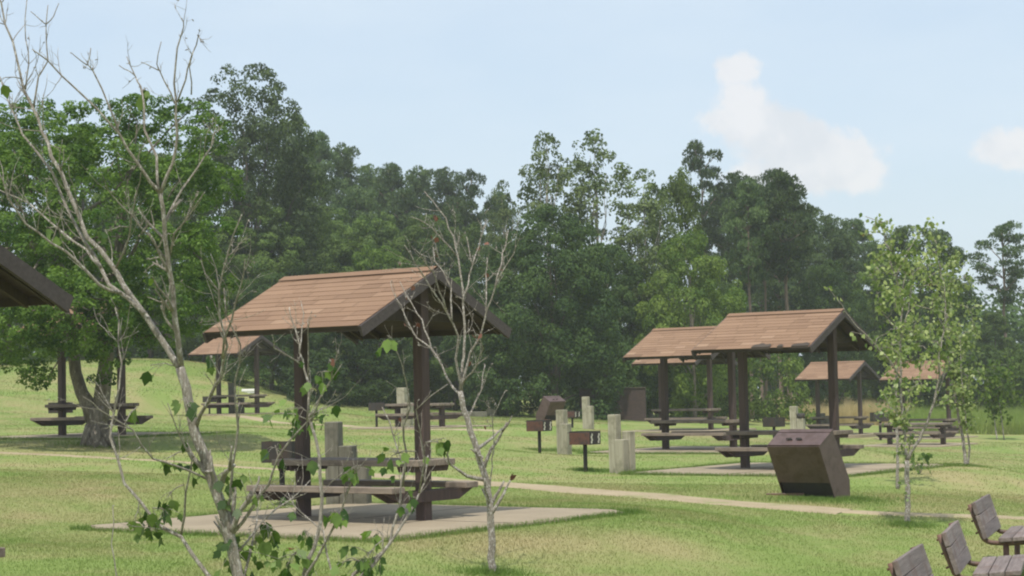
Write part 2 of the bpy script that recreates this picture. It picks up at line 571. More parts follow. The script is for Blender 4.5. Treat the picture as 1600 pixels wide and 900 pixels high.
def envelope_lobes(rng, height, width, base, n, shape='round', rmin=.16, rmax=.30, top=None):
    """sub-crowns filling an envelope between z=base and z=height"""
    out = []
    H = height - base
    for i in range(n):
        t = (i + rng.uniform(.2, .8)) / n
        if shape == 'round': env = sqrt(max(0.03, 1 - (2 * t - .9) ** 2 * .9))
        elif shape == 'full': env = .8 + .2 * t if t < .5 else sqrt(max(.10, 1 - ((t - .5) / .53) ** 2))
        elif shape == 'cone': env = (1 - t) * .9 + .14
        elif shape == 'dome': env = sqrt(max(.04, 1 - t * t * .98))
        else: env = .75 - .45 * abs(t - .4)
        a = i * 2.399 + rng.uniform(-.5, .5)
        rr = width * .5 * env
        lr = width * rng.uniform(rmin, rmax) * (.55 + .6 * env)
        d = max(0, rr - lr * .75) * rng.uniform(.6, 1.05)
        out.append(((cos(a) * d, sin(a) * d, base + H * t * .96), (lr, lr, lr * rng.uniform(.6, .85))))
    out.append(((0, 0, base + H * .45), (width * .24, width * .24, H * .36)))
    return out


def limb(mb, a, b, r0, r1, rng, n=6, wob=.08, sag=0.0, sides=7):
    a = Vector(a); b = Vector(b); L = (b - a).length
    pts = []
    for i in range(n + 1):
        t = i / n
        p = a.lerp(b, t)
        k = sin(pi * t) * wob * L
        p = p + Vector((rng.normal() * k * .4, rng.normal() * k * .4, sin(pi * t) * sag * L))
        pts.append(p)
    mb.tube(pts, [r0 + (r1 - r0) * (i / n) for i in range(n + 1)], sides)
    return pts


def broad_variant(seed, height, width, base, n, leaf, dens, leafmat, barkmat, shape='round', trunk_r=.2, thick=.35, limbs=9, rmin=.16, rmax=.3, gap=0.0, sub=.36):
    rng = np.random.default_rng(seed)
    lob = envelope_lobes(rng, height, width, base, n, shape, rmin, rmax)
    V, T = lobed_crown(rng, lob, leaf, dens, thick, sub, gap)
    crown = poly_mesh("crown", V, 4, leafmat, T)
    mb = MB()
    top = Vector((rng.normal() * .2, rng.normal() * .2, height * .8))
    tp = limb(mb, (0, 0, -.3), top, trunk_r, trunk_r * .2, rng, 9, .02)
    for i in rng.permutation(len(lob) - 1)[:limbs]:
        c = Vector(lob[i][0])
        k = min(8, max(1, int(c.z / height * 6)))
        limb(mb, tp[k], c, trunk_r * (.5 - .04 * k), trunk_r * .08, rng, 5, .06, .04, 6)
    return mb.mesh("trunk", barkmat), crown


def pine_variant(seed, height, width, base, n, leafmat, barkmat, leaf=.30, tr=.2, airy=False):
    rng = np.random.default_rng(seed)
    mb = MB()
    lean = Vector((rng.normal() * .25, rng.normal() * .25, height * .97))
    tp = limb(mb, (0, 0, -.3), lean, tr, tr * .25, rng, 12, .012)
    VS, TS = [], []
    H = height - base
    for i in range(n):
        t = (i + rng.uniform(.1, .9)) / n
        z = base + H * t
        env = (1 - t ** 2.2) * .8 + .2 if not airy else (.55 + .5 * sin(pi * min(1, t * 1.05)))
        env *= min(1, .55 + t * 1.6)
        a = i * 2.399 + rng.uniform(-.6, .6)
        R = width * .5 * env * rng.uniform(.45, 1)
        k = min(12, z / height * 12); k0 = int(k)
        anchor = tp[min(12, k0)]
        tip = Vector((anchor.x + cos(a) * R, anchor.y + sin(a) * R, z + R * .12))
        limb(mb, anchor, tip, tr * .28, .02, rng, 4, .06, .05, 5)
        for c_, rr in ((tip, rng.uniform(.13, .2) * width), (anchor.lerp(tip, .55), rng.uniform(.09, .15) * width)):
            if airy and rr < .11 * width: continue
            nb = 9                                     # each branch end is a cluster of rounded needle tufts
            bd = norm(rng.normal(size=(nb, 3))); bd[:, 2] = np.abs(bd[:, 2]) * .8 - .25
            for k in range(nb):
                bc = np.array(c_) + bd[k] * np.array([rr, rr, rr * .62]) * .8
                br = rr * rng.uniform(.32, .55)
                ns = int(150 * br ** 2) + 12
                d = norm(rng.normal(size=(ns, 3)) + np.array([0, 0, .45]))
                dd = norm(d * .8 + np.array([0, 0, .3]) + rng.normal(size=(ns, 3)) * .5)
                Q = bc + d * br * np.array([1, 1, .7])
                VS.append(leaf_quads(Q, d + rng.normal(size=(ns, 3)) * .35, leaf, rng, .34, dd))
                TS.append(np.clip(rng.normal(.5, .16) + rng.normal(0, .1, ns), 0, 1))
    crown = poly_mesh("crown", np.concatenate(VS), 4, leafmat, np.concatenate(TS))
    return mb.mesh("trunk", barkmat), crown


def horizon_y(px): return HORIZON - ROLL * (px - 800)


# ------------------------------------------------------------------ ground
def build_ground():
    xs = np.unique(np.r_[-400, -300, -220, -160, -120, -90, -70, np.arange(-56, -11.9, .8), np.arange(-12, 14.1, .4), np.arange(14.4, 56.1, .8), 70, 90, 120, 160, 220, 300, 400])
    ys = np.unique(np.r_[-400, -250, -120, -60, -30, -12, np.arange(0, 10.1, .8), np.arange(10, 42, .4), np.arange(42, 150, .8), 155, 162, 172, 185, 205, 235, 280, 340, 400])
    X, Y = np.meshgrid(xs, ys); Z = heights(X, Y)
    nx, ny = len(xs), len(ys)
    me = bpy.data.meshes.new("ground")
    V = np.c_[X.ravel(), Y.ravel(), Z.ravel()]
    i = np.arange(nx * ny).reshape(ny, nx)
    Fq = np.c_[i[:-1, :-1].ravel(), i[:-1, 1:].ravel(), i[1:, 1:].ravel(), i[1:, :-1].ravel()]
    me.from_pydata(V.tolist(), [], Fq.tolist()); me.materials.append(MAT['lawn'])
    me.polygons.foreach_set("use_smooth", [True] * len(me.polygons))
    return tag(link("ground", me), kind='structure')


build_ground()

PADS = {'A': 2.55, 'B': 2.4, 'C': 2.2, 'D': 2.0, 'E': 1.7, 'F': 1.7, 'G': 2.4, 'H': 1.7, 'J': 1.8, 'K': 1.7, 'I': 2.5}


def build_pad(k, half):
    x, y, z, th = SHELTERS[k]
    mb = MB()
    rng = random.Random(ord(k))
    c = .35
    base = [(-half + c, -half), (half - c, -half), (half, -half + c), (half, half - c), (half - c, half), (-half + c, half), (-half, half - c), (-half, -half + c)]
    pts = []
    for i in range(8):                                  # edges nibbled a little by turf
        a, b = base[i], base[(i + 1) % 8]
        m = 10 if i % 2 == 0 else 2
        for j in range(m):
            t = j / m; w = rng.uniform(-.07, .05)
            px_, py_ = a[0] + (b[0] - a[0]) * t, a[1] + (b[1] - a[1]) * t
            pts.append((px_ * (1 + w / half), py_ * (1 + w / half)))
    n = len(pts)
    V = [(a, b, .035) for a, b in pts] + [(a * 1.01, b * 1.01, -.12) for a, b in pts]
    F = [tuple(range(n))] + [((i + 1) % n, i, n + i, n + (i + 1) % n) for i in range(n)]
    mb.add(V, F)
    for a in (0.0,):                                   # sawn control joints
        mb.box((a, 0, .0365), (.014, half * 1.9, .003), m=1); mb.box((-half * .48, a, .0365), (half * .93, .014, .003), m=1); mb.box((half * .48, a, .0365), (half * .93, .014, .003), m=1)
    o = mb.build("concrete_pad", [MAT['concrete'], MAT['joint']])
    o.location = (x, y, z); o.rotation_euler = (0, 0, -th)
    tag(o, kind='structure')


for k, h in PADS.items(): build_pad(k, h)

PATHS = []


def build_path(pix, width, name="path"):
    P = [ground_at(*p) for p in pix]
    dense = []
    for a, b in zip(P[:-1], P[1:]):
        m = max(2, int((b - a).length / .5))
        for j in range(m): dense.append(a.lerp(b, j / m))
    dense.append(P[-1])
    for _ in range(12):
        dense = [dense[0]] + [(dense[i - 1] + dense[i] * 2 + dense[i + 1]) / 4 for i in range(1, len(dense) - 1)] + [dense[-1]]
    rng = random.Random(len(pix))
    V, F = [], []
    nn = 7
    for i, p in enumerate(dense):
        t = (dense[min(i + 1, len(dense) - 1)] - dense[max(i - 1, 0)]); t.z = 0; t.normalize()
        s = Vector((-t.y, t.x, 0))
        w = width * (1 + rng.uniform(-.12, .12))
        for k in range(nn):
            u = (k / (nn - 1) - .5) * w
            q = p + s * u
            V.append((q.x, q.y, hz(q.x, q.y) + (.012 if 0 < k < nn - 1 else -.02)))
    for i in range(len(dense) - 1):
        for k in range(nn - 1):
            a = i * nn + k; F.append((a, a + 1, a + nn + 1, a + nn))
    mb = MB(); mb.add(V, F, 0, True); o = mb.build(name, MAT['path'])
    tag(o, kind='structure')
    PATHS.append((np.array([(p.x, p.y) for p in dense]), width / 2))


build_path([(545, 741), (620, 746), (700, 750), (850, 761), (1000, 775), (1150, 788), (1240, 795), (1320, 800)], 1.25)
build_path([(1310, 799), (1430, 806), (1640, 812)], .6)
build_path([(-40, 706), (150, 714), (330, 727), (450, 735), (555, 741)], .4)
build_path([(300, 650), (420, 657), (560, 667), (660, 672), (780, 674)], .8)


def on_hard(x, y, margin=0.0):
    bad = np.zeros(len(x), bool)
    for k, h in PADS.items():
        sx, sy, _, th = SHELTERS[k]
        a = (x - sx) * cos(th) - (y - sy) * sin(th); b = (x - sx) * sin(th) + (y - sy) * cos(th)
        bad |= (np.abs(a) < h + margin) & (np.abs(b) < h + margin)
    for P, w in PATHS:
        for p in P[::1]:
            bad |= (x - p[0]) ** 2 + (y - p[1]) ** 2 < (w + margin) ** 2
    return bad


def blades(name, n, dmin, dmax, hmin, hmax, wid, material, region=None, lean=.35, seed=3, clump=0, creep=.10):
    rng = np.random.default_rng(seed)
    y = np.sqrt(rng.uniform(dmin ** 2, dmax ** 2, n)); x = rng.uniform(-.42, .42, n) * y
    if region: x, y = region(rng, n)
    if clump:
        k = rng.integers(0, len(x), len(x)); x = x[k // clump * clump % len(x)] + rng.normal(0, .05, len(x)); y = y[k // clump * clump % len(y)] + rng.normal(0, .05, len(y))
    ok = ~on_hard(x, y, -rng.exponential(creep, len(x))); x, y = x[ok], y[ok]
    n = len(x); z = heights(x, y)
    h = rng.uniform(hmin, hmax, n) * (.75 + .5 * (np.sin(x * 1.3 + 2) * np.cos(y * .9) * .5 + .5))
    a = rng.uniform(0, 2 * pi, n); w = wid * rng.uniform(.6, 1.3, n) * .5
    la = rng.uniform(0, 2 * pi, n); lm = rng.uniform(0, lean, n) * h * 2
    V = np.empty((n, 3, 3))
    V[:, 0] = np.c_[x + np.cos(a) * w, y + np.sin(a) * w, z - .01]
    V[:, 1] = np.c_[x - np.cos(a) * w, y - np.sin(a) * w, z - .01]
    V[:, 2] = np.c_[x + np.cos(la) * lm, y + np.sin(la) * lm, z + h]
    return tag(link(name, poly_mesh(name, V.reshape(-1, 3), 3, material, rng.uniform(size=n))), kind='stuff')


GRASS = [blades("grass", 700000, 13.5, 34, .010, .030, .009, MAT['blades'], lean=.6, seed=3),
         blades("grass", 270000, 32, 75, .012, .034, .020, MAT['blades'], lean=.6, seed=4)]


def hill_region(rng, n):
    y = rng.uniform(74, 104, n); return rng.uniform(-.30, .05, n) * y, y


def fringe_region(rng, n):
    """longer turf along the slab edges, round posts and at tree feet"""
    xs, ys = [], []
    for k in 'ABCG':
        sx, sy, _, th = SHELTERS[k]; h = PADS[k]; m = n // 6
        t = rng.uniform(-h, h, m); e = h + np.abs(rng.normal(0, .10, m)) - .05; sd_ = rng.integers(0, 4, m)
        a = np.where(sd_ < 2, t, np.where(sd_ == 2, e, -e)); b = np.where(sd_ == 0, e, np.where(sd_ == 1, -e, t))
        xs.append(sx + a * cos(th) + b * sin(th)); ys.append(sy - a * sin(th) + b * cos(th))
    for px, py, r, m in ((1418, 822, .22, n // 60), (769, 897, .22, n // 60), (152, 696, .6, n // 40), (1270, 781, .8, n // 30), (1340, 781, .35, n // 60), (914, 735, .2, n // 60), (843, 704, .25, n // 60), (968, 737, .45, n // 40), (880, 705, .45, n // 40), (1509, 728, .3, n // 60)):
        g = ground_at(px, py); a = rng.uniform(0, 2 * pi, m); q = np.abs(rng.normal(0, r, m)); xs.append(g.x + np.cos(a) * q); ys.append(g.y + np.sin(a) * q)
    return np.concatenate(xs), np.concatenate(ys)


GRASS.append(blades("grass", 90000, 0, 0, .015, .045, .035, MAT['blades'], hill_region, .6, 9))
GRASS.append(blades("grass", 90000, 0, 0, .03, .085, .010, MAT['fringe'], fringe_region, .5, 8, 0, .12))
for g in GRASS: tag(g, "short mown lawn grass covering the picnic ground", "grass")


def meadow_region(x0, x1, y0, y1):
    def f(rng, n):
        y = rng.uniform(y0, y1, n); x = rng.uniform(x0, x1, n) + (y - y0) * .12
        return x, y
    return f


tag(blades("tall_grass", 90000, 0, 0, .45, 1.05, .03, MAT['tall'], meadow_region(19.5, 32, 92, 112), .3, 5), "tall bright green grass growing beyond the mown lawn on the right", "grass")
tag(blades("tall_grass", 30000, 0, 0, .4, .9, .035, MAT['tall'], meadow_region(8.5, 14.5, 107, 116), .3, 6), "green tall grass strip at the foot of the dark bushes", "grass")
tag(blades("straw_grass", 130000, 0, 0, .45, 1.2, .022, MAT['straw'], meadow_region(14.3, 21.5, 104, 122), .25, 7), "dry straw coloured tall grass patch behind the far shelters", "grass")


# ------------------------------------------------------------------ picnic shelters
SEP, RL, RW, ZA, ZE = 2.045, 2.583, 1.464, 3.134, 2.406
TL, TW, BD = 2.48, .74, .72


def make_shingles(mb, side, seed):
    rng = random.Random(seed)
    slope = Vector((0, side * RW, ZE - ZA)); L = slope.length; d = slope.normalized()
    nrm = Vector((0, side * (ZA - ZE), RW)).normalized()
    rows = 12
    for r in range(rows):
        t0, t1 = L * r / rows - (.01 if r else 0), L * (r + 1) / rows + (.02 if r == rows - 1 else 0)
        x = -RL / 2 - .015 - rng.uniform(0, .5)
        while x < RL / 2:
            w = rng.choice((.32, .45, .62, .78, .9)) * rng.uniform(.9, 1.1)
            xa, xb = max(x + .003, -RL / 2 - .015), min(x + w - .003, RL / 2 + .015)
            if xb - xa > .02:
                lift = rng.uniform(.0, .004); j = rng.uniform(-.006, .006)
                A = Vector((0, 0, ZA)) + d * t0 + nrm * .004
                B = Vector((0, 0, ZA)) + d * (t1 + j) + nrm * (.007 + lift)
                Cc = Vector((0, 0, ZA)) + d * (t1 + j) + nrm * .002
                vs = [(xa, A.y, A.z), (xb, A.y, A.z), (xb, B.y, B.z), (xa, B.y, B.z), (xa, Cc.y, Cc.z), (xb, Cc.y, Cc.z)]
                mb.add(vs, [(0, 1, 2, 3), (3, 2, 5, 4)], 0, False, min(1, max(0, rng.gauss(.5, .16))))
            x += w


def make_table(root, roofed=True):
    """posts, tabletop, benches and arms hung on the posts"""
    for sx in (-1, 1):
        ht = (ZA - .16) if roofed else .70
        MB().box((sx * SEP / 2, 0, ht / 2 - .1), (.15, .15, ht + .2), bev=.008).build("post", MAT['post'], root)
        ta = MB()
        for s2 in (-1, 1):
            ta.prism([(-.33, .61), (.33, .61), (.36, .68), (-.36, .68)], 'x', sx * SEP / 2 + s2 * .10 - .022, sx * SEP / 2 + s2 * .10 + .022)
        ta.build("table_arm", MAT['post'], root)
        ba = MB()
        for s2 in (-1, 1):
            ba.prism([(-.55, .24), (.55, .24), (.86, .375), (-.86, .375)], 'x', sx * SEP / 2 + s2 * .10 - .022, sx * SEP / 2 + s2 * .10 + .022)
        ba.build("bench_arm", MAT['post'], root)
    tt = MB()
    w = TW / 4
    for i in range(4):
        y = -TW / 2 + w * (i + .5); dx = (.0, .012, -.01, .006)[i]
        if roofed and abs(y) < .12:      # middle planks are cut round the posts
            for xa, xb in ((-TL / 2, -SEP / 2 - .078), (-SEP / 2 + .078, SEP / 2 - .078), (SEP / 2 + .078, TL / 2)):
                tt.box(((xa + xb) / 2, y, .722), (xb - xa, w - .008, .078), bev=.006)
        else:
            tt.box((dx, y, .722), (TL, w - .008, .078), bev=.006)
    tt.build("tabletop", MAT['plank'], root)
    for s in (-1, 1):
        b = MB(); b.box((0, s * BD, .412), (TL - .02, .25, .074), bev=.006)
        b.build("bench", MAT['plank'], root)


def make_shelter(label):
    root = thing("picnic_shelter", label, "picnic shelter", group="picnic shelters on the lawn")
    make_table(root, True)
    roof = MB()
    th = .03
    for s in (-1, 1):
        roof.add([(x, y, z) for x in (-RL / 2, RL / 2) for y, z in ((0, ZA), (s * RW, ZE), (s * RW, ZE - th), (0, ZA - th))],
                 [(0, 1, 5, 4), (3, 7, 6, 2), (1, 2, 6, 5), (0, 3, 2, 1), (4, 5, 6, 7)])
    rf = roof.build("roof", MAT['deck'], root)
    sh = MB(); make_shingles(sh, -1, 5); make_shingles(sh, 1, 6)
    cap = MB()
    n1 = .03
    for s in (-1, 1):
        sh.add([(-RL / 2 - .02, 0, ZA + .028), (RL / 2 + .02, 0, ZA + .028), (RL / 2 + .02, s * .12, ZA + .028 - .06), (-RL / 2 - .02, s * .12, ZA + .028 - .06)], [(0, 1, 2, 3)], 0, False, .35)
    sh.build("shingles", MAT['shingle'], rf)
    k = (ZE - ZA) / RW
    for sx in (-1, 1):                                # barge boards on each gable
        g = MB()
        for s in (-1, 1):
            x0 = sx * RL / 2 + (.002 if sx > 0 else -.042); yo = RW + .02
            g.prism([(0, ZA - .004), (s * yo, ZA - .004 + k * yo), (s * (yo - .06), ZA - .125 + k * yo), (0, ZA - .142)], 'x', x0, x0 + .04)
        g.build("gable_trim", MAT['trim'], root)
    for s in (-1, 1):                                 # purlin near each eave + fascia
        p = MB(); p.box((0, s * (RW - .05), ZE - .05 - k * .05), (RL - .02, .035, .085)); p.build("eave_board", MAT['deck'], root)
    rb = MB(); rb.box((0, 0, ZA - .105), (RL - .01, .06, .13)); rb.build("ridge_beam", MAT['deck'], root)
    for x in (-RL * .5 + .1, -SEP / 2 + .13, 0, SEP / 2 - .13, RL * .5 - .1):
        r = MB()
        for s in (-1, 1):
            r.prism([(s * .035, ZA - .035 + k * .035), (s * (RW - .07), ZA - .035 + k * (RW - .07)), (s * (RW - .07), ZA - .12 + k * (RW - .07)), (s * .035, ZA - .13 + k * .035)], 'x', x - .02, x + .02)
        r.build("rafter", MAT['deck'], root)
    for sx in (-1, 1):                                # cross beam through each post
        c = MB(); c.prism([(-.95, ZE + .2), (.95, ZE + .2), (1.0, ZE + .08), (-1.0, ZE + .08)], 'x', sx * SEP / 2 - .075 - .03, sx * SEP / 2 - .077)
        c.build("cross_beam", MAT['deck'], root)
    return root


LAB = {
    'A': "large brown shelter over a picnic table on a concrete pad behind the bare saplings",
    'B': "brown shingle-roofed picnic shelter with torn eave edge behind the tilted brown bin",
    'C': "shelter whose shingle roof shows partly behind the torn-edged shelter, stepped timbers beside it",
    'D': "mostly hidden shelter whose eave shows below two overlapping roofs",
    'E': "small distant shelter before the straw grass, just above and right of the tilted bin",
    'F': "far shelter half hidden behind the leafy pale green saplings",
    'G': "shelter posts and picnic table under the thick forked tree on the left",
    'H': "small far shelter at the foot of the grassy hill seen under the large shelter's eave",
    'I': "dark roof corner and bench end of a shelter cut off by the photo's left edge"}
proto = make_shelter(LAB['A'])
for k in 'ABCDEFGHI':
    o = proto if k == 'A' else copy_tree(proto)
    x, y, z, th = SHELTERS[k]
    o.location = (x, y, z + .03); o.rotation_euler = (0, 0, -th); o['label'] = LAB[k]

bsh = [o for o in bpy.data.objects if o.get('label') == LAB['B']][0]
for x0, x1, dep, sd_ in ((.05, .46, .12, 3), (.93, 1.30, .10, 4), (.62, .74, .05, 5)):   # torn felt hanging over the eave
    rr_ = random.Random(sd_); k_ = (ZE - ZA) / RW; m_ = 9; V_ = []
    for i in range(m_):
        x_ = x0 + (x1 - x0) * i / (m_ - 1); e_ = dep * (.35 + .65 * sin(pi * (i + .5) / m_)) * rr_.uniform(.6, 1.2)
        for yy in (RW + .03, RW - e_):
            V_.append((x_, -yy, ZA + k_ * yy + .034))
    mbt = MB(); mbt.add(V_ + [(a_, b_, c_ - .05) for a_, b_, c_ in V_], [(2 * i, 2 * i + 1, 2 * i + 3, 2 * i + 2) for i in range(m_ - 1)] + [(2 * i + 2 * m_, 2 * i + 2 + 2 * m_, 2 * i, 2 * i + 2)[::1] and (2 * i, 2 * i + 2, 2 * i + 2 + 2 * m_, 2 * i + 2 * m_) for i in range(m_ - 1)])
    mbt.build("torn_felt", MAT['deck'], bsh)

tb = thing("picnic_table", "low roofless picnic table with two thick posts beyond the large front shelter", "picnic table", group="roofless picnic tables")
make_table(tb, False)
for k, lab in (('J', None), ('K', "roofless picnic table behind the white speckled sapling, beside the straw grass")):
    o = tb if k == 'J' else copy_tree(tb)
    x, y, z, th = SHELTERS[k]
    o.location = (x, y, z + .03); o.rotation_euler = (0, 0, -th)
    if lab: o['label'] = lab


# ------------------------------------------------------------------ pedestal grills
def make_grill(rusty):
    root = thing("pedestal_grill", "grill", "barbecue grill", group="pedestal barbecue grills")
    MB().tube([(0, 0, -.2), (0, 0, .56)], .042, 12).build("post", MAT['grill'], root)
    W, D, H, t = .50, .40, .27, .012
    b = MB(); z = .56 + H / 2
    b.box((0, 0, .56 + t / 2), (W, D, t))
    b.box((-W / 2 + t / 2, 0, z), (t, D - .001, H)); b.box((W / 2 - t / 2, 0, z), (t, D - .001, H))
    b.box((0, D / 2 - t / 2, z + .001), (W - 2 * t - .002, t, H))
    b.box((0, -D / 2 + t / 2 + .001, z - .04), (W - 2 * t - .002, t, H - .1))
    b.build("firebox", MAT['grill'], root)
    s = MB(); s.box((0, -D / 2 - .004, z - .012), (W - .01, .006, H - .03)); s.build("front_plate", MAT['rust'] if rusty else MAT['grill'], root)
    for x in (W / 2 + .004,):
        for y in (-D * .32, D * .32):
            g = MB()
            zz = z - .085
            for i in range(4):                        # pale zigzag strip, its colour standing for light through the grate slots
                g.box((x, y + (.010 if i % 2 else -.010), zz + i * .05), (.008, .038, .048))
            g.build("slot_glint", MAT['glint_pale'], root)
    gr = MB()
    for i in range(11): gr.tube([(-W / 2 + .03 + i * .044, -D / 2 + .02, .56 + H - .035), (-W / 2 + .03 + i * .044, D / 2 - .02, .56 + H - .035)], .005, 6)
    gr.tube([(-W / 2 - .07, -D / 2 + .05, .56 + H - .03), (W / 2 + .07, -D / 2 + .05, .56 + H - .03)], .008, 6)
    gr.build("grate", MAT['grill'], root)
    return root


GR = [  # px, D, angle, scale, label
    (914, 39.5, -.62, 1.0, "rusty pedestal grill beside the stepped timbers near the path, nearest of the pair"),
    (843, 48.3, -.62, 1.0, "rusty pedestal grill standing in front of the far leaning brown bin"),
    (440, 28.3, 2.85, .95, "dark grill behind the front shelter's table with its open side facing away"),
    (1210, 56, 2.3, 1.0, "black grill on a thin post just above the tilted brown bin"),
    (589, 66, .2, 1.0, "black pedestal grill at the end of the roofless table past the front shelter"),
    (95, 49.5, 2.4, 1.0, "dark grill partly behind the shelter post under the thick forked tree"),
    (328, 80, 2.4, .9, "tiny dark grill at the end of the table below the grassy hill"),
    (895, 70, -.62, .9, "reddish grill half hidden between two pale timber pairs under the dark tree"),
    (1376, 75, 0.1, 1.3, "wide dark grill behind the roofless table by the straw grass")]
gp, gq = make_grill(True), make_grill(False)
for i, (px, d, a, sc, lab) in enumerate(GR):
    o = (gp, copy_tree(gp) if i == 1 else None, gq)[min(i, 2)] if i < 3 else copy_tree(gp if i == 7 else gq)
    x = (px - 800) / F_PX * d + (.004 * d if False else 0)
    s = sight(px, 690); x = s.x * d
    o.location = (x, d, hz(x, d)); o.rotation_euler = (0, 0, a); o.scale = (sc, sc, sc * (1.2 if i == 2 else 1)); o['label'] = lab


# ------------------------------------------------------------------ stepped timber stands
def make_stand(sizes, m, label, px, d, rz, group="stepped timber stands"):
    s = sight(px, 690); x = s.x * d
    root = thing("timber_stand", label, "timber stand", (x, d, hz(x, d)), rz, group)
    for (lx, ly, w, h) in sizes:
        b = MB(); b.box((lx, ly, h / 2 - .1), (w, w, h + .2), Matrix.Rotation(radians(random.uniform(-1, 1)), 3, 'Y'), bev=.012)
        b.build("timber", m, root)
    return root


ST = [(0, 0, .2, 1.18), (.26, .10, .2, .84), (.25, -.13, .21, .68)]
make_stand([(0, 0, .21, 1.22), (.22, -.01, .21, .87), (.44, -.02, .21, .69)], MAT['timber_dark'], "shade-darkened grey stepped timbers behind the front shelter's table", 522, 28.2, -.3)  # the shade this stand is under is put into its darker timber colour
make_stand(ST, MAT['timber'], "three pale stepped timbers just right of the nearer rusty grill", 961, 39.2, -.65)
make_stand([(0, 0, .22, 1.12), (.20, -.16, .22, .78)], MAT['timber'], "tall and short timber pair between the two rusty grills", 879, 48, -.6)
make_stand([(0, 0, .21, 1.22), (.20, -.08, .20, .90)], MAT['timber'], "thin pair of pale timbers showing above the nearer rusty grill", 917, 67, -.55)
w5 = make_stand([(0, 0, .22, 1.15), (.25, -.05, .22, .76)], MAT['timber'], "pale timber pair peeking over the tilted brown bin", 1242, 62, -.5)
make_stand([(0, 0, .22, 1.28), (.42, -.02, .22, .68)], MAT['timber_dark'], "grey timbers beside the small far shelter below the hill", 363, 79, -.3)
make_stand([(0, 0, .30, 1.32), (.28, -.1, .26, .8)], MAT['timber'], "broad pale timbers behind the roofless table past the front shelter", 630, 67.5, -.4)
make_stand([(0, 0, .24, .64), (.25, -.08, .22, .34)], MAT['timber'], "short knee-high timber pair beside the dark trees and low log", 765, 88, -.3)
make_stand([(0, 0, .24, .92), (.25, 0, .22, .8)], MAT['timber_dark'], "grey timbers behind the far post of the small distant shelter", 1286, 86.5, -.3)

pot = sight(1254, 652); px_ = pot.x * 61.9
lg = MB(); lg.tube([(0, 0, 0), (0, 0, .015), (0, 0, .15), (0, 0, .165)], [.115, .13, .13, .10], 14)
lo = lg.build("black_can", MAT['grill']); c0 = w5.matrix_basis @ Vector((.25, -.05, .76)); lo.location = c0
tag(lo, "small black can sitting on the short pale timber behind the tilted bin", "can")

a0, a1 = ground_at(724, 651), ground_at(758, 652)
b = MB(); L = (a1 - a0).length
b.box((L / 2, 0, .10), (L, .2, .24), bev=.01); o = b.build("landscape_timber", MAT['timber_dark']); o.location = a0; o.rotation_euler = (0, 0, atan2(a1.y - a0.y, a1.x - a0.x))
tag(o, "long low dark timber lying on the lawn beside the short timber pair", "timber")

a0 = ground_at(379, 612)
b = MB(); b.box((.28, 0, .06), (.62, .25, .11), bev=.01); b.box((.28, 0, -.03), (.5, .2, .08)); o = b.build("white_board", MAT['white']); o.location = a0
tag(o, "white board lying on the grassy slope behind the small far shelter's table", "board")
a0 = ground_at(543, 626)
b = MB(); b.prism([(-.07, -.15), (.07, -.15), (.07, .30), (.0, .36), (-.07, .33)], 'y', -.03, .03); o = b.build("wooden_stake", MAT['stake']); o.location = a0; o.rotation_euler = (.0, .14, 0)
tag(o, "short orange wooden stake leaning on the grass near the hill's dark trees", "stake")


# ------------------------------------------------------------------ leaning trash bins
def make_bin():
    root = thing("trash_bin", "bin", "trash bin", group="leaning brown trash bins")
    w = .95; hw = w / 2; t = .012
    prof = [(0, 0), (.52, 0), (.52, .27), (-.02, 1.10), (-.49, .85)]
    for sx in (-1, 1):
        s = MB(); x = sx * (hw - t / 2); s.prism(prof, 'x', x - t / 2, x + t / 2); s.build("side_panel", MAT['bin'], root)
    f = MB()                                           # front panel stops short of the ground, leaving a gap
    a = .70
    q0 = Vector((0, -.49, .85)); q1 = q0.lerp(Vector((0, 0, 0)), a)
    n = Vector((0, -.866, -.5)).normalized()
    i0, i1 = q0 - n * .012, q1 - n * .012
    f.add([(x, p.y, p.z) for x in (-hw + .014, hw - .014) for p in (q0, q1, i1, i0)], [(0, 1, 5, 4), (1, 2, 6, 5), (2, 3, 7, 6), (3, 0, 4, 7), (0, 3, 2, 1), (4, 5, 6, 7)])
    f.build("front_panel", MAT['bin'], root)
    bk = MB()
    bk.add([(x, y, z) for x in (-hw + .014, hw - .014) for y, z in ((.50, .02), (.508, .265), (-.02, 1.08), (-.035, 1.07), (.492, .26), (.485, .02))],
           [(0, 1, 7, 6), (1, 2, 8, 7), (2, 3, 9, 8), (3, 4, 10, 9), (4, 5, 11, 10), (5, 0, 6, 11)])
    bk.build("back_panel", MAT['bin'], root)
    inn = MB(); inn.add([(x, y, z) for x in (-hw + .02, hw - .02) for y, z in ((.05, .02), (.47, .03), (-.05, .92), (-.40, .76))], [(0, 1, 5, 4), (1, 2, 6, 5), (2, 3, 7, 6), (3, 0, 4, 7)])  # near-black sheets put the shade of the hollow inside into colour
    inn.build("inner_shade", MAT['bin_shade'], root)
    ang = atan2(.25, .47)
    Rm = Matrix.Rotation(ang, 3, 'X')
    lid = MB()
    lid.box((0, -.29, .962), (w + .012, .40, .022), Rm, bev=.004)
    lid.box((0, -.055, 1.088), (w + .012, .10, .024), Rm, bev=.004)
    ld = lid.build("lid", MAT['bin'], root)
    for x in (-.14, .04):
        h = MB()
        h.box((x, -.33, .962), (.085, .03, .022), Rm, bev=.004)
        h.tube([(x - .05, -.355, .955), (x - .04, -.36, .985), (x + .04, -.36, .985), (x + .05, -.355, .955)], .008, 6)
        h.build("handle", MAT['grill'], ld)
    rr = MB()
    rr.box((0, .25, .01), (.10, .7, .05)); rr.box((-.36, -.14, .045), (.62, .10, .07), Matrix.Rotation(.5, 3, 'Z'), bev=.005)
    rr.build("base_rail", MAT['frame'], root)
    p = MB()
    for x, z in ((.1, .45),): p.box((x, -.2, z), (.01, .01, .01))
    return root


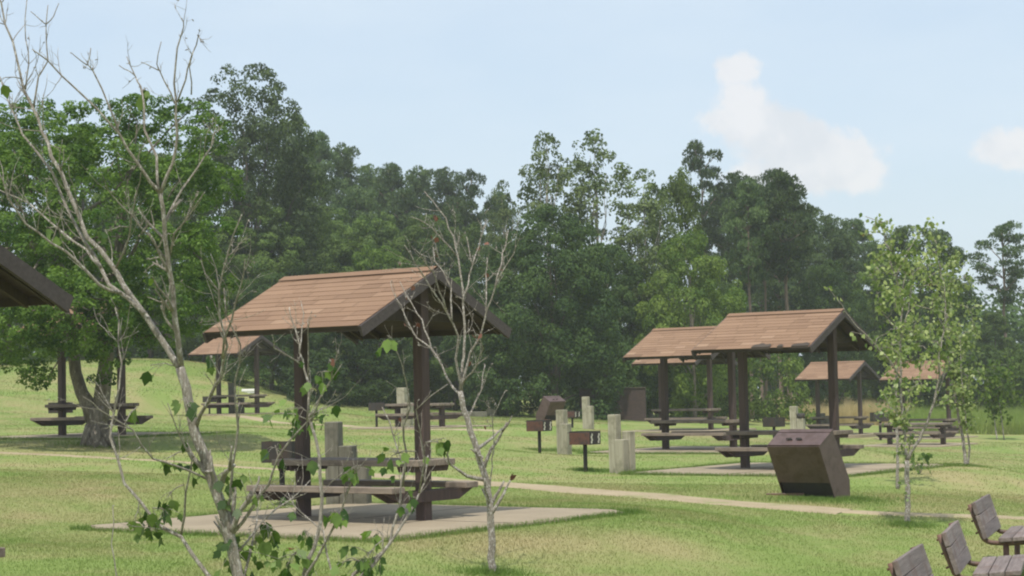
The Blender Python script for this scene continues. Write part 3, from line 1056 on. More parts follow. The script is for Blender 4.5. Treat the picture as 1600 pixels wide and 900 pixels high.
bn = make_bin()
g0 = ground_at(1305, 779)
g0 = Vector((g0.x, g0.y, g0.z))
dx = Vector((cos(.65), -sin(.65), 0)) * .475
bn.location = g0 - dx; bn.rotation_euler = (0, 0, -.65)
bn['label'] = "large brown steel trash bin leaning over at the path's edge"
b2 = copy_tree(bn); x = 1.42; b2.location = (x, 75, hz(x, 75)); b2.rotation_euler = (0, 0, .70); b2.scale = (.86, .86, .86); b2['label'] = "small far brown bin leaning beyond the rusty grill, its pale side towards the lawn"


# ------------------------------------------------------------------ park benches
def make_bench(L):
    root = thing("park_bench", "bench", "park bench", group="park benches in a receding row")
    # local x = long axis, local y = behind the sitter, facing -y
    tilt = radians(17)
    for k in range(3):
        z = .82 - .068 - k * .1355
        off = (z - .37) * math.tan(tilt)
        s = MB(); s.box((0, .20 + off, z), (L, .052, .142), Matrix.Rotation(-tilt, 3, 'X') @ Matrix.Rotation(random.uniform(-.006, .006), 3, 'Y'), bev=.006)
        s.build("back_slat", MAT['slat'], root)
    for k in range(3):
        y = -.31 + k * .155
        s = MB(); s.box((random.uniform(-.01, .01), y, .435 - k * .012), (L, .146, .05), Matrix.Rotation(-.08, 3, 'X'), bev=.006)
        s.build("seat_slat", MAT['slat'], root)
    for sx in (-1, 1):
        x = sx * (L / 2 - .14 if sx > 0 else L / 2 - .10)
        b0 = .245
        pts = [(x, b0 + (.80 - .37) * math.tan(tilt) + .01, .80), (x, b0 + (.6 - .37) * math.tan(tilt) + .005, .6), (x, b0 + .02, .46)]
        for k in range(1, 8):
            a = k / 8 * (pi / 2 - tilt * .6)
            pts.append((x, b0 + .02 - .13 * (1 - cos(a)) - .02 * k / 8, .46 - .095 * sin(a)))
        pts += [(x, -.02, .362), (x, -.30, .385), (x, -.38, .395)]
        f = MB(); f.tube(pts, .027, 10); fr = f.build("frame", MAT['frame'], root)
        l = MB(); l.tube([(x, .0, -.3), (x, .0, .36)], .034, 10); l.build("leg", MAT['frame'], fr)
        for k in range(3):
            bo = MB()
            z = .82 - .068 - k * .1355; off = (z - .37) * math.tan(tilt)
            bo.tube([(x, b0 + off + .02, z + .005), (x, b0 + off + .052, z - .01)], .012, 6)
            bo.build("bolt", MAT['rust'], fr)
    return root


BN = [  # near end of the backrest, far end (top), label
    (5.15, 21.9, 5.73, 23.6, "furthest slatted bench of the row, its rusty legs and seat edge in view"),
    (4.17, 19.0, 4.68, 20.7, "middle slatted bench whose grey seat is cut by the photo's bottom edge"),
    (3.10, 16.0, 3.68, 17.75, "nearest slatted bench, only its grey backrest showing at the photo's bottom edge")]
bp = None
for i, (x0, y0, x1, y1, lab) in enumerate(BN):
    if bp is None: bp = make_bench(1.8)
    o = bp if i == 0 else copy_tree(bp)
    dirv = Vector((x1 - x0, y1 - y0, 0)).normalized()
    ang = atan2(dirv.y, dirv.x)                        # local +x along the bench, facing local -y = to the right
    back = Vector((-dirv.y, dirv.x, 0))
    mid = Vector(((x0 + x1) / 2, (y0 + y1) / 2, 0)) - back * .335
    o.rotation_euler = (0, 0, ang); o.location = (mid.x, mid.y, EYE - (1.40, 1.50, 1.49)[i] - .82); o['label'] = lab


# ------------------------------------------------------------------ traced saplings
def maple_leaf_verts():
    o = [(0, -.5), (.16, -.40), (.33, -.30), (.36, -.12), (.46, .10), (.27, .12), (.20, .26), (0, .55),
         (-.20, .26), (-.27, .12), (-.46, .10), (-.36, -.12), (-.33, -.30), (-.16, -.40)]
    return np.array([(x, y, -.75 * abs(x) ** 1.3 - .3 * (y + .5) ** 2) for x, y in o])


MAPLE = maple_leaf_verts()


def maple_leaves(P, A, size, rng, N_hint=None):
    """leaves at stalk points P, hanging in direction A"""
    n = len(P); k = len(MAPLE)
    A = norm(A); Nn = norm(rng.normal(size=(n, 3)) * .75 + np.array([0, -.15, .6]))
    B = norm(np.cross(A, Nn)); Nn = np.cross(B, A)
    l = (size * rng.uniform(.6, 1.25, n))[:, None, None]
    curl = rng.uniform(.3, 1.7, n)[:, None, None]
    L = MAPLE[None]
    V = P[:, None] + (B[:, None] * L[:, :, 0:1] + A[:, None] * (L[:, :, 1:2] + .5) + Nn[:, None] * L[:, :, 2:3] * curl) * l
    return V.reshape(-1, 3), k


class Sapling:
    def __init__(self, d, seed):
        self.d = d; self.rng = np.random.default_rng(seed); self.mb = MB(); self.tips = []; self.nodes = []

    def stem(self, pix, r0, r1, off=(0, 0), sides=7, side_twigs=0, twig_len=.2, wob=1.0):
        """pix: outline points of one branch; off: how far its two ends stand before / behind the stem's plane"""
        n = len(pix); rng = self.rng
        pts = [at(p[0], p[1], self.d + off[0] + (off[1] - off[0]) * i / (n - 1)) for i, p in enumerate(pix)]
        # subdivide with small wobble
        fine = []
        for i in range(n - 1):
            L = (pts[i + 1] - pts[i]).length; m = max(2, int(L / .09))
            for j in range(m):
                q = pts[i].lerp(pts[i + 1], j / m)
                if j: q = q + Vector(rng.normal(size=3)) * min(.006, L * .03) * wob
                fine.append(q)
        fine.append(pts[-1])
        N_ = len(fine)
        rad = [r0 + (r1 - r0) * (i / (N_ - 1)) ** .8 for i in range(N_)]
        self.mb.tube(fine, rad, sides)
        self.tips.append((fine[-1], (fine[-1] - fine[-2]).normalized()))
        for q in fine[N_ // 3:]: self.nodes.append(q)
        for _ in range(int(side_twigs * 1.6)):
            k = int(rng.uniform(.25, .97) * (N_ - 1)); base = fine[k]
            ax = (fine[min(k + 1, N_ - 1)] - fine[max(k - 1, 0)]).normalized()
            d = (ax * rng.uniform(.4, 1.0) + Vector(rng.normal(size=3)) * .55 + Vector((0, 0, .25))).normalized()
            self.twig(base, d, twig_len * rng.uniform(.4, 1.2), min(max(rad[k] * .3, r1 * .8), r1 * 1.6), 1)
        return fine

    def twig(self, base, d, L, r, depth):
        rng = self.rng; pts = [base]; p = base.copy(); m = 5
        for i in range(m):
            d = (d + Vector(rng.normal(size=3)) * .16 + Vector((0, 0, .07))).normalized()
            p = p + d * L / m; pts.append(p.copy())
        self.mb.tube(pts, [r * (1 - .6 * i / m) for i in range(m + 1)], 5)
        self.tips.append((p, d)); self.nodes += pts[2:]
        if depth > 0:
            for _ in range(rng.integers(0, 3)):
                k = rng.integers(2, m)
                self.twig(pts[k], (d + Vector(rng.normal(size=3)) * .7).normalized(), L * rng.uniform(.3, .6), r * .6, depth - 1)

    def buds(self, n, s):
        """swollen nodes and broken stubs that make bare twigs knobbly"""
        for _ in range(n):
            q = self.nodes[self.rng.integers(len(self.nodes))]
            d = Vector(self.rng.normal(size=3)).normalized()
            self.mb.tube([q, q + d * s * .5, q + d * s], [s * .16, s * .2, s * .05], 5)


def sapling(name, label, cat, s, barkmat, leafmat=None, clusters=(), leaf=.075, tip_leaves=0, red=0, group=None, node_leaves=0, tip_below=99.0):
    base = s.base
    root = thing(name, label, cat, base, 0, group)
    rng = s.rng
    stalk = s.mb
    P, A = [], []
    for (px, py, dd, n, spread) in clusters:
        c = at(px, py, s.d + dd)
        q = min(s.nodes, key=lambda n_: (n_ - c).length)
        mid = q.lerp(c, .5) + Vector((0, 0, (c - q).length * .15))
        stalk.tube([q, mid, c + Vector((0, 0, .012))], [.0032, .0026, .002], 5)
        for _ in range(n):
            off = Vector((rng.normal() * spread, rng.normal() * spread, rng.normal() * spread * .7 - .01))
            b_ = q.lerp(c, rng.uniform(.55, 1.0)) + Vector((0, 0, .012))
            e_ = c + off; stalk.tube([b_, b_.lerp(e_, .6) + Vector((0, 0, .008)), e_], [.0014, .0012, .001], 4)
            dn = (e_ - b_); dn = dn.normalized() if dn.length > 1e-4 else Vector((0, 0, -1))
            P.append(e_); A.append(dn * .45 + Vector((rng.normal() * .32, rng.normal() * .32, -.85 + rng.normal() * .25)))
    for _ in range(tip_leaves):
        t, d = s.tips[rng.integers(len(s.tips))]
        if t.z > tip_below: continue
        P.append(t + Vector(rng.normal(size=3)) * leaf * .5); A.append(d * .4 + Vector(rng.normal(size=3)) * .5 + Vector((0, 0, -.5)))
    for _ in range(node_leaves):
        q = s.nodes[rng.integers(len(s.nodes))]
        P.append(q + Vector(rng.normal(size=3)) * leaf * .9); A.append(Vector(rng.normal(size=3)) * .6 + Vector((0, 0, -.6)))
    o = s.mb.build("trunk", barkmat, root); o.location = -Vector(base)
    if P:
        V, k = maple_leaves(np.array([tuple(p) for p in P]), np.array([tuple(a) for a in A]), leaf, rng)
        lo = link("leaves", poly_mesh("leaves", V - np.array(base), k, leafmat, rng.uniform(size=len(V) // k)), root)
    if red:
        P = []; A = []
        for _ in range(red):
            t, d = s.tips[rng.integers(len(s.tips))]
            P.append(t + Vector(rng.normal(size=3)) * leaf * .12); A.append(Vector(rng.normal(size=3)) * .5 + Vector((0, 0, -.5)))
        V, k = maple_leaves(np.array([tuple(p) for p in P]), np.array([tuple(a) for a in A]), leaf * .8, rng)
        link("dry_leaves", poly_mesh("dry_leaves", V - np.array(base), k, MAT['red_leaf'], rng.uniform(size=len(V) // k)), root)
    return root


# the tall bare sapling close to the camera
s = Sapling(8.6, 21)
bx, by = at(392, 900, 8.6).x, 8.6
s.base = (bx, by, hz(bx, by))
zb = hz(bx, by)
kpx = F_PX / 8.6
ybase = horizon_y(395) + (EYE - zb) * kpx + 20
s.stem([(398, ybase), (388, 1000), (372, 900), (358, 835), (347, 792), (329, 744), (304, 676), (297, 640), (291, 605), (281, 574)], .031, .021, sides=10, side_twigs=6, twig_len=.25)
s.stem([(281, 574), (262, 545), (230, 497), (192, 445), (175, 415), (135, 370), (107, 300), (80, 245), (65, 205), (52, 170), (37, 140), (20, 65), (2, 5), (-10, -40)], .017, .0032, (0, .35), side_twigs=14, twig_len=.22)
s.stem([(283, 572), (277, 520), (270, 450), (262, 400), (257, 350), (250, 302)], .0145, .0095, (0, -.2), side_twigs=6, twig_len=.22)
s.stem([(250, 302), (235, 285), (215, 255), (187, 210), (175, 197), (120, 140), (75, 95), (50, 77)], .009, .0025, (-.2, -.4), side_twigs=8, twig_len=.15)
s.stem([(187, 210), (172, 170), (145, 110), (137, 100), (142, 75)], .005, .002, (-.28, -.3), side_twigs=4, twig_len=.08)
s.stem([(137, 102), (124, 93), (112, 83)], .003, .0018, (-.3, -.32))
s.stem([(248, 300), (245, 245), (225, 165), (220, 135), (212, 120), (198, 88)], .0075, .002, (-.2, -.05), side_twigs=5, twig_len=.12)
s.stem([(211, 118), (200, 110), (186, 102)], .003, .0018, (-.08, -.05))
s.stem([(251, 301), (270, 255), (277, 210), (275, 160), (272, 130), (277, 75), (287, 42), (284, 28)], .0085, .002, (-.2, -.3), side_twigs=6, twig_len=.12)
s.stem([(273, 162), (257, 127), (245, 100), (252, 65)], .004, .0018, (-.25, -.3), side_twigs=3, twig_len=.08)
s.stem([(248, 110), (236, 104), (220, 97)], .003, .0016, (-.28, -.3))
s.stem([(277, 160), (290, 125), (300, 85), (310, 55), (314, 66)], .0045, .0018, (-.25, -.35), side_twigs=4, twig_len=.08)
s.stem([(299, 148), (296, 105), (303, 78)], .0035, .0018, (-.3, -.35), side_twigs=2, twig_len=.06)
s.stem([(258, 345), (285, 295), (310, 260), (330, 230), (338, 200)], .006, .002, (-.12, .1), side_twigs=8, twig_len=.14)
s.stem([(264, 405), (272, 365), (300, 330), (320, 300)], .0055, .002, (-.08, -.4), side_twigs=6, twig_len=.15)
s.stem([(264, 410), (235, 370), (207, 337), (175, 305), (165, 290)], .0055, .002, (-.08, -.3), side_twigs=6, twig_len=.15)
s.stem([(180, 421), (202, 370), (205, 340), (215, 295), (220, 270)], .0055, .002, (.1, -.2), side_twigs=5, twig_len=.12)
s.stem([(225, 490), (170, 445), (148, 400), (117, 350), (82, 270), (35, 210), (18, 170), (0, 120)], .011, .003, (0, .5), side_twigs=10, twig_len=.18)
s.stem([(190, 458), (155, 445), (122, 410), (80, 380), (40, 350), (12, 310), (-5, 262)], .009, .003, (0, -.3), side_twigs=7, twig_len=.2)
s.stem([(158, 418), (135, 390), (100, 365), (65, 335), (30, 310), (-5, 295)], .007, .0025, (0, .3), side_twigs=6, twig_len=.2)
s.stem([(52, 172), (60, 120), (75, 95), (72, 40), (75, 8)], .005, .002, (.25, .3), side_twigs=4, twig_len=.08)
s.stem([(72, 38), (84, 25), (92, 5)], .003, .0018, (.28, .3)); s.stem([(72, 38), (62, 30), (48, 18)], .003, .0018, (.28, .3))
s.stem([(40, 140), (45, 100), (40, 60), (42, 0)], .004, .002, (.25, .3), side_twigs=3, twig_len=.08)
s.stem([(306, 668), (325, 628), (345, 590), (355, 540), (342, 455), (355, 400), (378, 335)], .010, .0025, (0, -.5), side_twigs=12, twig_len=.22)
s.stem([(348, 560), (362, 500), (378, 440), (383, 405)], .006, .002, (-.3, -.6), side_twigs=6, twig_len=.15)
s.stem([(353, 800), (361, 760), (372, 667), (367, 595), (376, 540), (350, 450)], .0085, .0025, (0, -.3), side_twigs=7, twig_len=.16)
s.stem([(331, 752), (289, 733), (239, 717), (208, 672), (155, 640), (130, 620)], .006, .002, (0, -.4), side_twigs=5, twig_len=.18)
s.stem([(345, 930), (322, 895), (283, 839), (244, 817), (194, 755), (172, 683), (178, 645), (190, 567), (186, 500), (180, 480)], .011, .003, (0, .25), side_twigs=9, twig_len=.22)
s.stem([(282, 838), (290, 770), (300, 720), (280, 680), (262, 630)], .006, .002, (.1, -.2), side_twigs=5, twig_len=.15)
s.stem([(360, 838), (398, 788), (420, 757), (435, 713), (479, 660), (492, 640)], .009, .0025, (0, -.2), side_twigs=8, twig_len=.2)
s.stem([(366, 870), (410, 815), (455, 780), (485, 750)], .006, .0022, (0, .2), side_twigs=6, twig_len=.2)
s.stem([(380, 905), (396, 840), (402, 800), (408, 760)], .007, .0025, (0, .3), side_twigs=6, twig_len=.18)
s.stem([(190, 950), (182, 900), (174, 850), (176, 790)], .0045, .002, (.2, .2))
s.buds(150, .014)
CL = [(232, 822, .1, 10, .035), (215, 805, .1, 7, .03), (255, 800, 0, 8, .04), (262, 720, 0, 4, .02), (300, 733, .0, 4, .03), (265, 775, .0, 5, .03),
      (350, 742, 0, 6, .03), (311, 712, 0, 4, .025), (290, 625, -.1, 4, .02), (330, 560, -.1, 3, .02), (370, 860, 0, 14, .07), (400, 850, .1, 12, .06),
      (420, 830, 0, 8, .05), (350, 790, 0, 5, .03), (75, 360, .0, 2, .015), (10, 125, .2, 3, .02), (228, 142, -.1, 3, .015), (225, 430, -.1, 2, .02),
      (170, 365, -.1, 2, .02), (385, 780, -.1, 5, .05), (430, 700, -.1, 5, .05), (235, 575, 0, 2, .012), (215, 640, 0, 3, .02)]
sapling("sapling", "tall mostly bare grey sapling with forked speckled trunk, nearest to the camera", "sapling", s, MAT['pale_bark'], MAT['sap_leaf'], CL, .055, tip_leaves=26, tip_below=1.65)

# the low leafy shoots beside it
s = Sapling(9.3, 22)
bx, by = at(520, 900, 9.3).x, 9.3
zb = hz(bx, by); s.base = (bx, by, zb)
yb = horizon_y(520) + (EYE - zb) * F_PX / 9.3 + 20
s.stem([(515, yb), (490, 960), (475, 897), (491, 856), (500, 819), (500, 744), (494, 688), (482, 645), (481, 595), (475, 576), (468, 551), (465, 528), (458, 505), (452, 480)], .016, .0022, (0, .2), side_twigs=9, twig_len=.16, sides=8)
s.stem([(481, 590), (482, 555), (481, 520), (484, 500)], .0045, .002, (.15, 0), side_twigs=3, twig_len=.1)
s.stem([(473, 572), (450, 556), (428, 544), (425, 523)], .0045, .002, (.1, -.2), side_twigs=3, twig_len=.08)
s.stem([(486, 660), (500, 622), (518, 592), (525, 558), (528, 548)], .005, .002, (.1, -.1), side_twigs=4, twig_len=.1)
s.stem([(519, 592), (534, 569)], .0035, .002, (-.05, -.1))
s.stem([(468, 550), (472, 510), (470, 470)], .004, .0016, (.1, .3), side_twigs=3, twig_len=.08)
s.stem([(480, 940), (479, 897), (507, 850), (531, 807), (553, 744), (556, 728)], .0095, .003, (0, -.3), side_twigs=5, twig_len=.16)
s.stem([(515, 960), (553, 897), (590, 869), (609, 850), (625, 791), (631, 726), (615, 682), (597, 636)], .0115, .0025, (0, .2), side_twigs=9, twig_len=.18)
s.stem([(560, 905), (600, 861), (641, 800), (663, 755), (669, 711)], .010, .0025, (-.1, .1), side_twigs=7, twig_len=.16)
s.stem([(629, 760), (636, 711), (630, 667), (641, 638), (634, 594), (628, 569), (614, 539)], .0065, .002, (.1, -.2), side_twigs=6, twig_len=.14)
s.stem([(655, 770), (664, 720), (650, 640), (700, 600)], .005, .002, (0, -.3), side_twigs=4, twig_len=.12)
s.stem([(500, 960), (520, 900), (505, 830), (470, 800), (450, 770)], .007, .002, (0, .3), side_twigs=6, twig_len=.15)
s.buds(70, .013)
CL = [(553, 735, -.25, 8, .02), (605, 528, -.2, 2, .01), (600, 536, -.2, 2, .02), (460, 870, 0, 12, .045), (478, 835, .1, 7, .035), (575, 872, -.1, 12, .05), (560, 880, 0, 10, .05),
      (595, 835, 0, 5, .03), (520, 800, -.2, 8, .035), (637, 778, 0, 6, .03), (612, 716, 0, 6, .03), (683, 694, -.2, 5, .022), (690, 690, -.2, 3, .02),
      (480, 595, .1, 3, .02), (500, 585, 0, 3, .018), (515, 565, 0, 3, .018), (470, 640, .1, 7, .04), (440, 650, .1, 6, .04), (510, 640, .1, 5, .03), (500, 660, .1, 4, .03),
      (565, 730, .1, 3, .02), (470, 560, .1, 1, .01), (590, 880, .1, 6, .05), (450, 885, 0, 6, .05), (490, 895, .1, 6, .04)]
sapling("sapling", "leafy shoots of a small sapling growing in front of the front shelter's table", "sapling", s, MAT['pale_bark'], MAT['sap_leaf'], CL, .057, tip_leaves=14, red=3, tip_below=1.45)

# bare sapling with dry red leaves
s = Sapling(18.4, 23)
g = ground_at(769, 897)
s.d = g.y; s.base = tuple(g)
s.stem([(770, 903), (766, 789), (760, 750), (741, 689), (724, 639), (719, 611)], .039, .028, sides=10, side_twigs=5, twig_len=.5)
s.stem([(719, 611), (722, 580), (725, 557), (725, 495), (724, 457), (718, 418), (713, 392), (709, 370), (697, 341), (677, 315), (663, 299)], .017, .004, (0, .4), side_twigs=9, twig_len=.32)
s.stem([(713, 399), (693, 376), (674, 355), (652, 342), (642, 339)], .009, .004, (.3, 0), side_twigs=5, twig_len=.25)
s.stem([(724, 463), (732, 444), (738, 415), (748, 386), (755, 360), (758, 350)], .010, .004, (.2, .6), side_twigs=5, twig_len=.25)
s.stem([(737, 412), (733, 390), (729, 370)], .007, .004, (.4, .5))
s.stem([(722, 612), (712, 560), (716, 525), (700, 492), (680, 460), (664, 434), (648, 412), (632, 383)], .015, .004, (0, -.5), side_twigs=9, twig_len=.32)
s.stem([(706, 500), (705, 450), (693, 425), (679, 408), (677, 386)], .010, .004, (-.2, .1), side_twigs=5, twig_len=.25)
s.stem([(697, 485), (677, 425), (661, 405), (648, 389)], .010, .004, (-.3, -.7), side_twigs=5, twig_len=.25)
s.stem([(719, 611), (735, 550), (751, 524), (761, 483), (774, 447), (787, 421), (803, 396), (806, 383)], .014, .004, (0, -.3), side_twigs=9, twig_len=.32)
s.stem([(774, 447), (784, 412), (790, 383), (794, 360)], .009, .004, (-.2, .2), side_twigs=5, twig_len=.2)
s.stem([(759, 485), (760, 440), (761, 402)], .008, .004, (-.1, .3), side_twigs=4, twig_len=.2)
s.stem([(717, 615), (708, 606), (690, 570), (674, 544), (651, 528), (632, 492), (619, 466), (610, 440)], .014, .003, (0, .5), side_twigs=8, twig_len=.28)
s.stem([(674, 544), (660, 500), (641, 470), (625, 440)], .009, .004, (.3, .7), side_twigs=5, twig_len=.25)
s.stem([(722, 600), (745, 570), (755, 545), (750, 530)], .009, .004, (0, -.6), side_twigs=5, twig_len=.2)
s.stem([(764, 775), (772, 700), (770, 650), (790, 610)], .008, .003, (0, -.3), side_twigs=4, twig_len=.25)
s.stem([(730, 655), (752, 610), (758, 570)], .009, .004, (0, .4), side_twigs=4, twig_len=.25)
s.buds(120, .028)
sapling("sapling", "bare pale sapling with curving trunk and a few dry red leaves before the front shelter", "sapling", s, MAT['white_bark'], MAT['sap_leaf'], (), .08, red=20)


def leafy_sapling(label, base_px, stems, crown, leaf, n_leaf, seed, bark='white_bark', extra=0, leafmat='pale_leaf', group="leafy pale green saplings"):
    g = ground_at(*base_px)
    s = Sapling(g.y, seed); s.base = tuple(g)
    for st in stems: s.stem(*st[:3], **st[3])
    for (px, py, rx, ry, k) in crown:                 # fill the crown with leafing twigs
        for _ in range(k):
            a = s.rng.uniform(0, 2 * pi); r = sqrt(s.rng.uniform())
            p = at(px + cos(a) * r * rx * .8, py + sin(a) * r * ry * .8, s.d + s.rng.normal() * rx / F_PX * s.d * .45)
            q = min(s.nodes, key=lambda n_: (n_ - p).length + (0 if n_.z < p.z else .25))
            L = (p - q).length
            m = max(3, int(L / .12)); pts = [q]
            for i in range(1, m + 1):
                t = i / m
                pts.append(q.lerp(p, t) + Vector((0, 0, sin(pi * t) * L * .12)) + Vector(s.rng.normal(size=3)) * .015)
            s.mb.tube(pts, [.008 - .005 * i / m for i in range(m + 1)], 5)
            s.tips.append((p, (p - q).normalized())); s.nodes += pts[1:]
            for z in pts[1:]: s.nodes.append(z + Vector(s.rng.normal(size=3)) * leaf * .7)
    return sapling("sapling", label, "sapling", s, MAT[bark], MAT[leafmat], (), leaf, tip_leaves=int(n_leaf * .35), node_leaves=int(n_leaf * .65), red=extra, group=group)


K = dict
leafy_sapling("white speckled leafy sapling with two stems forking from one trunk, right of the bin", (1418, 821),
    [([(1418, 826), (1419, 768), (1417, 719)], .042, .034, K(sides=9)),
     ([(1417, 719), (1412, 670), (1408, 617), (1407, 560), (1407, 513), (1410, 473), (1400, 433), (1388, 400), (1384, 370), (1372, 345), (1352, 338)], .024, .005, K(side_twigs=9, twig_len=.35, off=(0, .3))),
     ([(1418, 719), (1423, 708), (1438, 685), (1457, 636), (1468, 590), (1467, 560), (1477, 500), (1476, 450), (1468, 410)], .026, .005, K(side_twigs=8, twig_len=.35, off=(0, -.3))),
     ([(1460, 628), (1474, 590), (1478, 555), (1484, 500)], .012, .004, K(side_twigs=4, twig_len=.3)),
     ([(1407, 590), (1393, 567), (1360, 530), (1333, 503), (1310, 470), (1295, 450)], .012, .004, K(off=(0, -.3))),
     ([(1362, 532), (1345, 522), (1330, 518)], .006, .003, K()),
     ([(1407, 520), (1380, 490), (1362, 430)], .010, .003, K(side_twigs=3, twig_len=.25)),
     ([(1400, 433), (1415, 400), (1432, 372), (1452, 365)], .009, .003, K(side_twigs=3, twig_len=.25)),
     ([(1440, 682), (1400, 655), (1378, 610)], .008, .003, K(side_twigs=3, twig_len=.25))],
    [(1395, 430, 55, 70, 26), (1440, 440, 60, 70, 28), (1400, 540, 50, 60, 18), (1465, 520, 50, 70, 18), (1400, 630, 40, 50, 12), (1445, 560, 40, 60, 10), (1380, 365, 45, 25, 7), (1450, 385, 35, 25, 6), (1412, 680, 25, 40, 8)],
    .066, 1950, 31, extra=12)
leafy_sapling("thin leaning leafy sapling with two close stems, farther from the bin", (1509, 728),
    [([(1509, 731), (1505, 690), (1498, 654), (1485, 579), (1480, 527), (1478, 480), (1486, 430), (1494, 400)], .040, .006, K(side_twigs=9, twig_len=.4, off=(0, .2))),
     ([(1512, 731), (1515, 700), (1507, 640), (1502, 590), (1500, 530)], .026, .006, K(side_twigs=7, twig_len=.4, off=(0, -.3)))],
    [(1490, 430, 34, 45, 18), (1508, 500, 36, 55, 22), (1508, 570, 34, 50, 18), (1470, 500, 30, 60, 10), (1502, 620, 28, 40, 9)],
    .078, 1700, 32)
leafy_sapling("slim sapling standing directly behind the white speckled one", (1402, 764),
    [([(1402, 767), (1402, 700), (1400, 630), (1402, 560), (1420, 480), (1428, 420)], .032, .006, K(side_twigs=8, twig_len=.4))],
    [(1420, 440, 50, 60, 16), (1410, 520, 45, 50, 12), (1430, 600, 30, 40, 5)], .074, 650, 33)
leafy_sapling("small distant sapling with two thin stems before the tall green grass", (1562, 687),
    [([(1558, 688), (1553, 650), (1548, 610), (1540, 580)], .030, .010, K(side_twigs=5, twig_len=.6, off=(0, .3))),
     ([(1569, 688), (1563, 640), (1556, 600), (1552, 570)], .030, .010, K(side_twigs=6, twig_len=.6))],
    [(1562, 590, 28, 30, 12), (1545, 610, 25, 28, 8), (1578, 615, 20, 25, 6)], .14, 900, 34, leafmat='light_leaf')
leafy_sapling("bare pale stems of a thin sapling beneath the dark tree, seen past the overlapping roofs", (1030, 645),
    [([(1032, 647), (1027, 610), (1020, 575), (1018, 540)], .03, .01, K(side_twigs=6, twig_len=.8)),
     ([(1034, 647), (1032, 600), (1028, 560)], .025, .01, K(side_twigs=6, twig_len=.8))], [], .12, 20, 35, leafmat='light_leaf', group=None)
# small weed
g = ground_at(1437, 741)
s = Sapling(g.y, 36); s.base = tuple(g)
for k in range(6): s.twig(g.copy(), Vector((random.uniform(-.7, .7), random.uniform(-.5, .5), 1)).normalized(), .32, .006, 0)
sapling("weed_plant", "small dark green weed growing from the lawn beside the speckled sapling", "weed", s, MAT['pale_bark'], MAT['sap_leaf'], (), .11, tip_leaves=14, node_leaves=26)


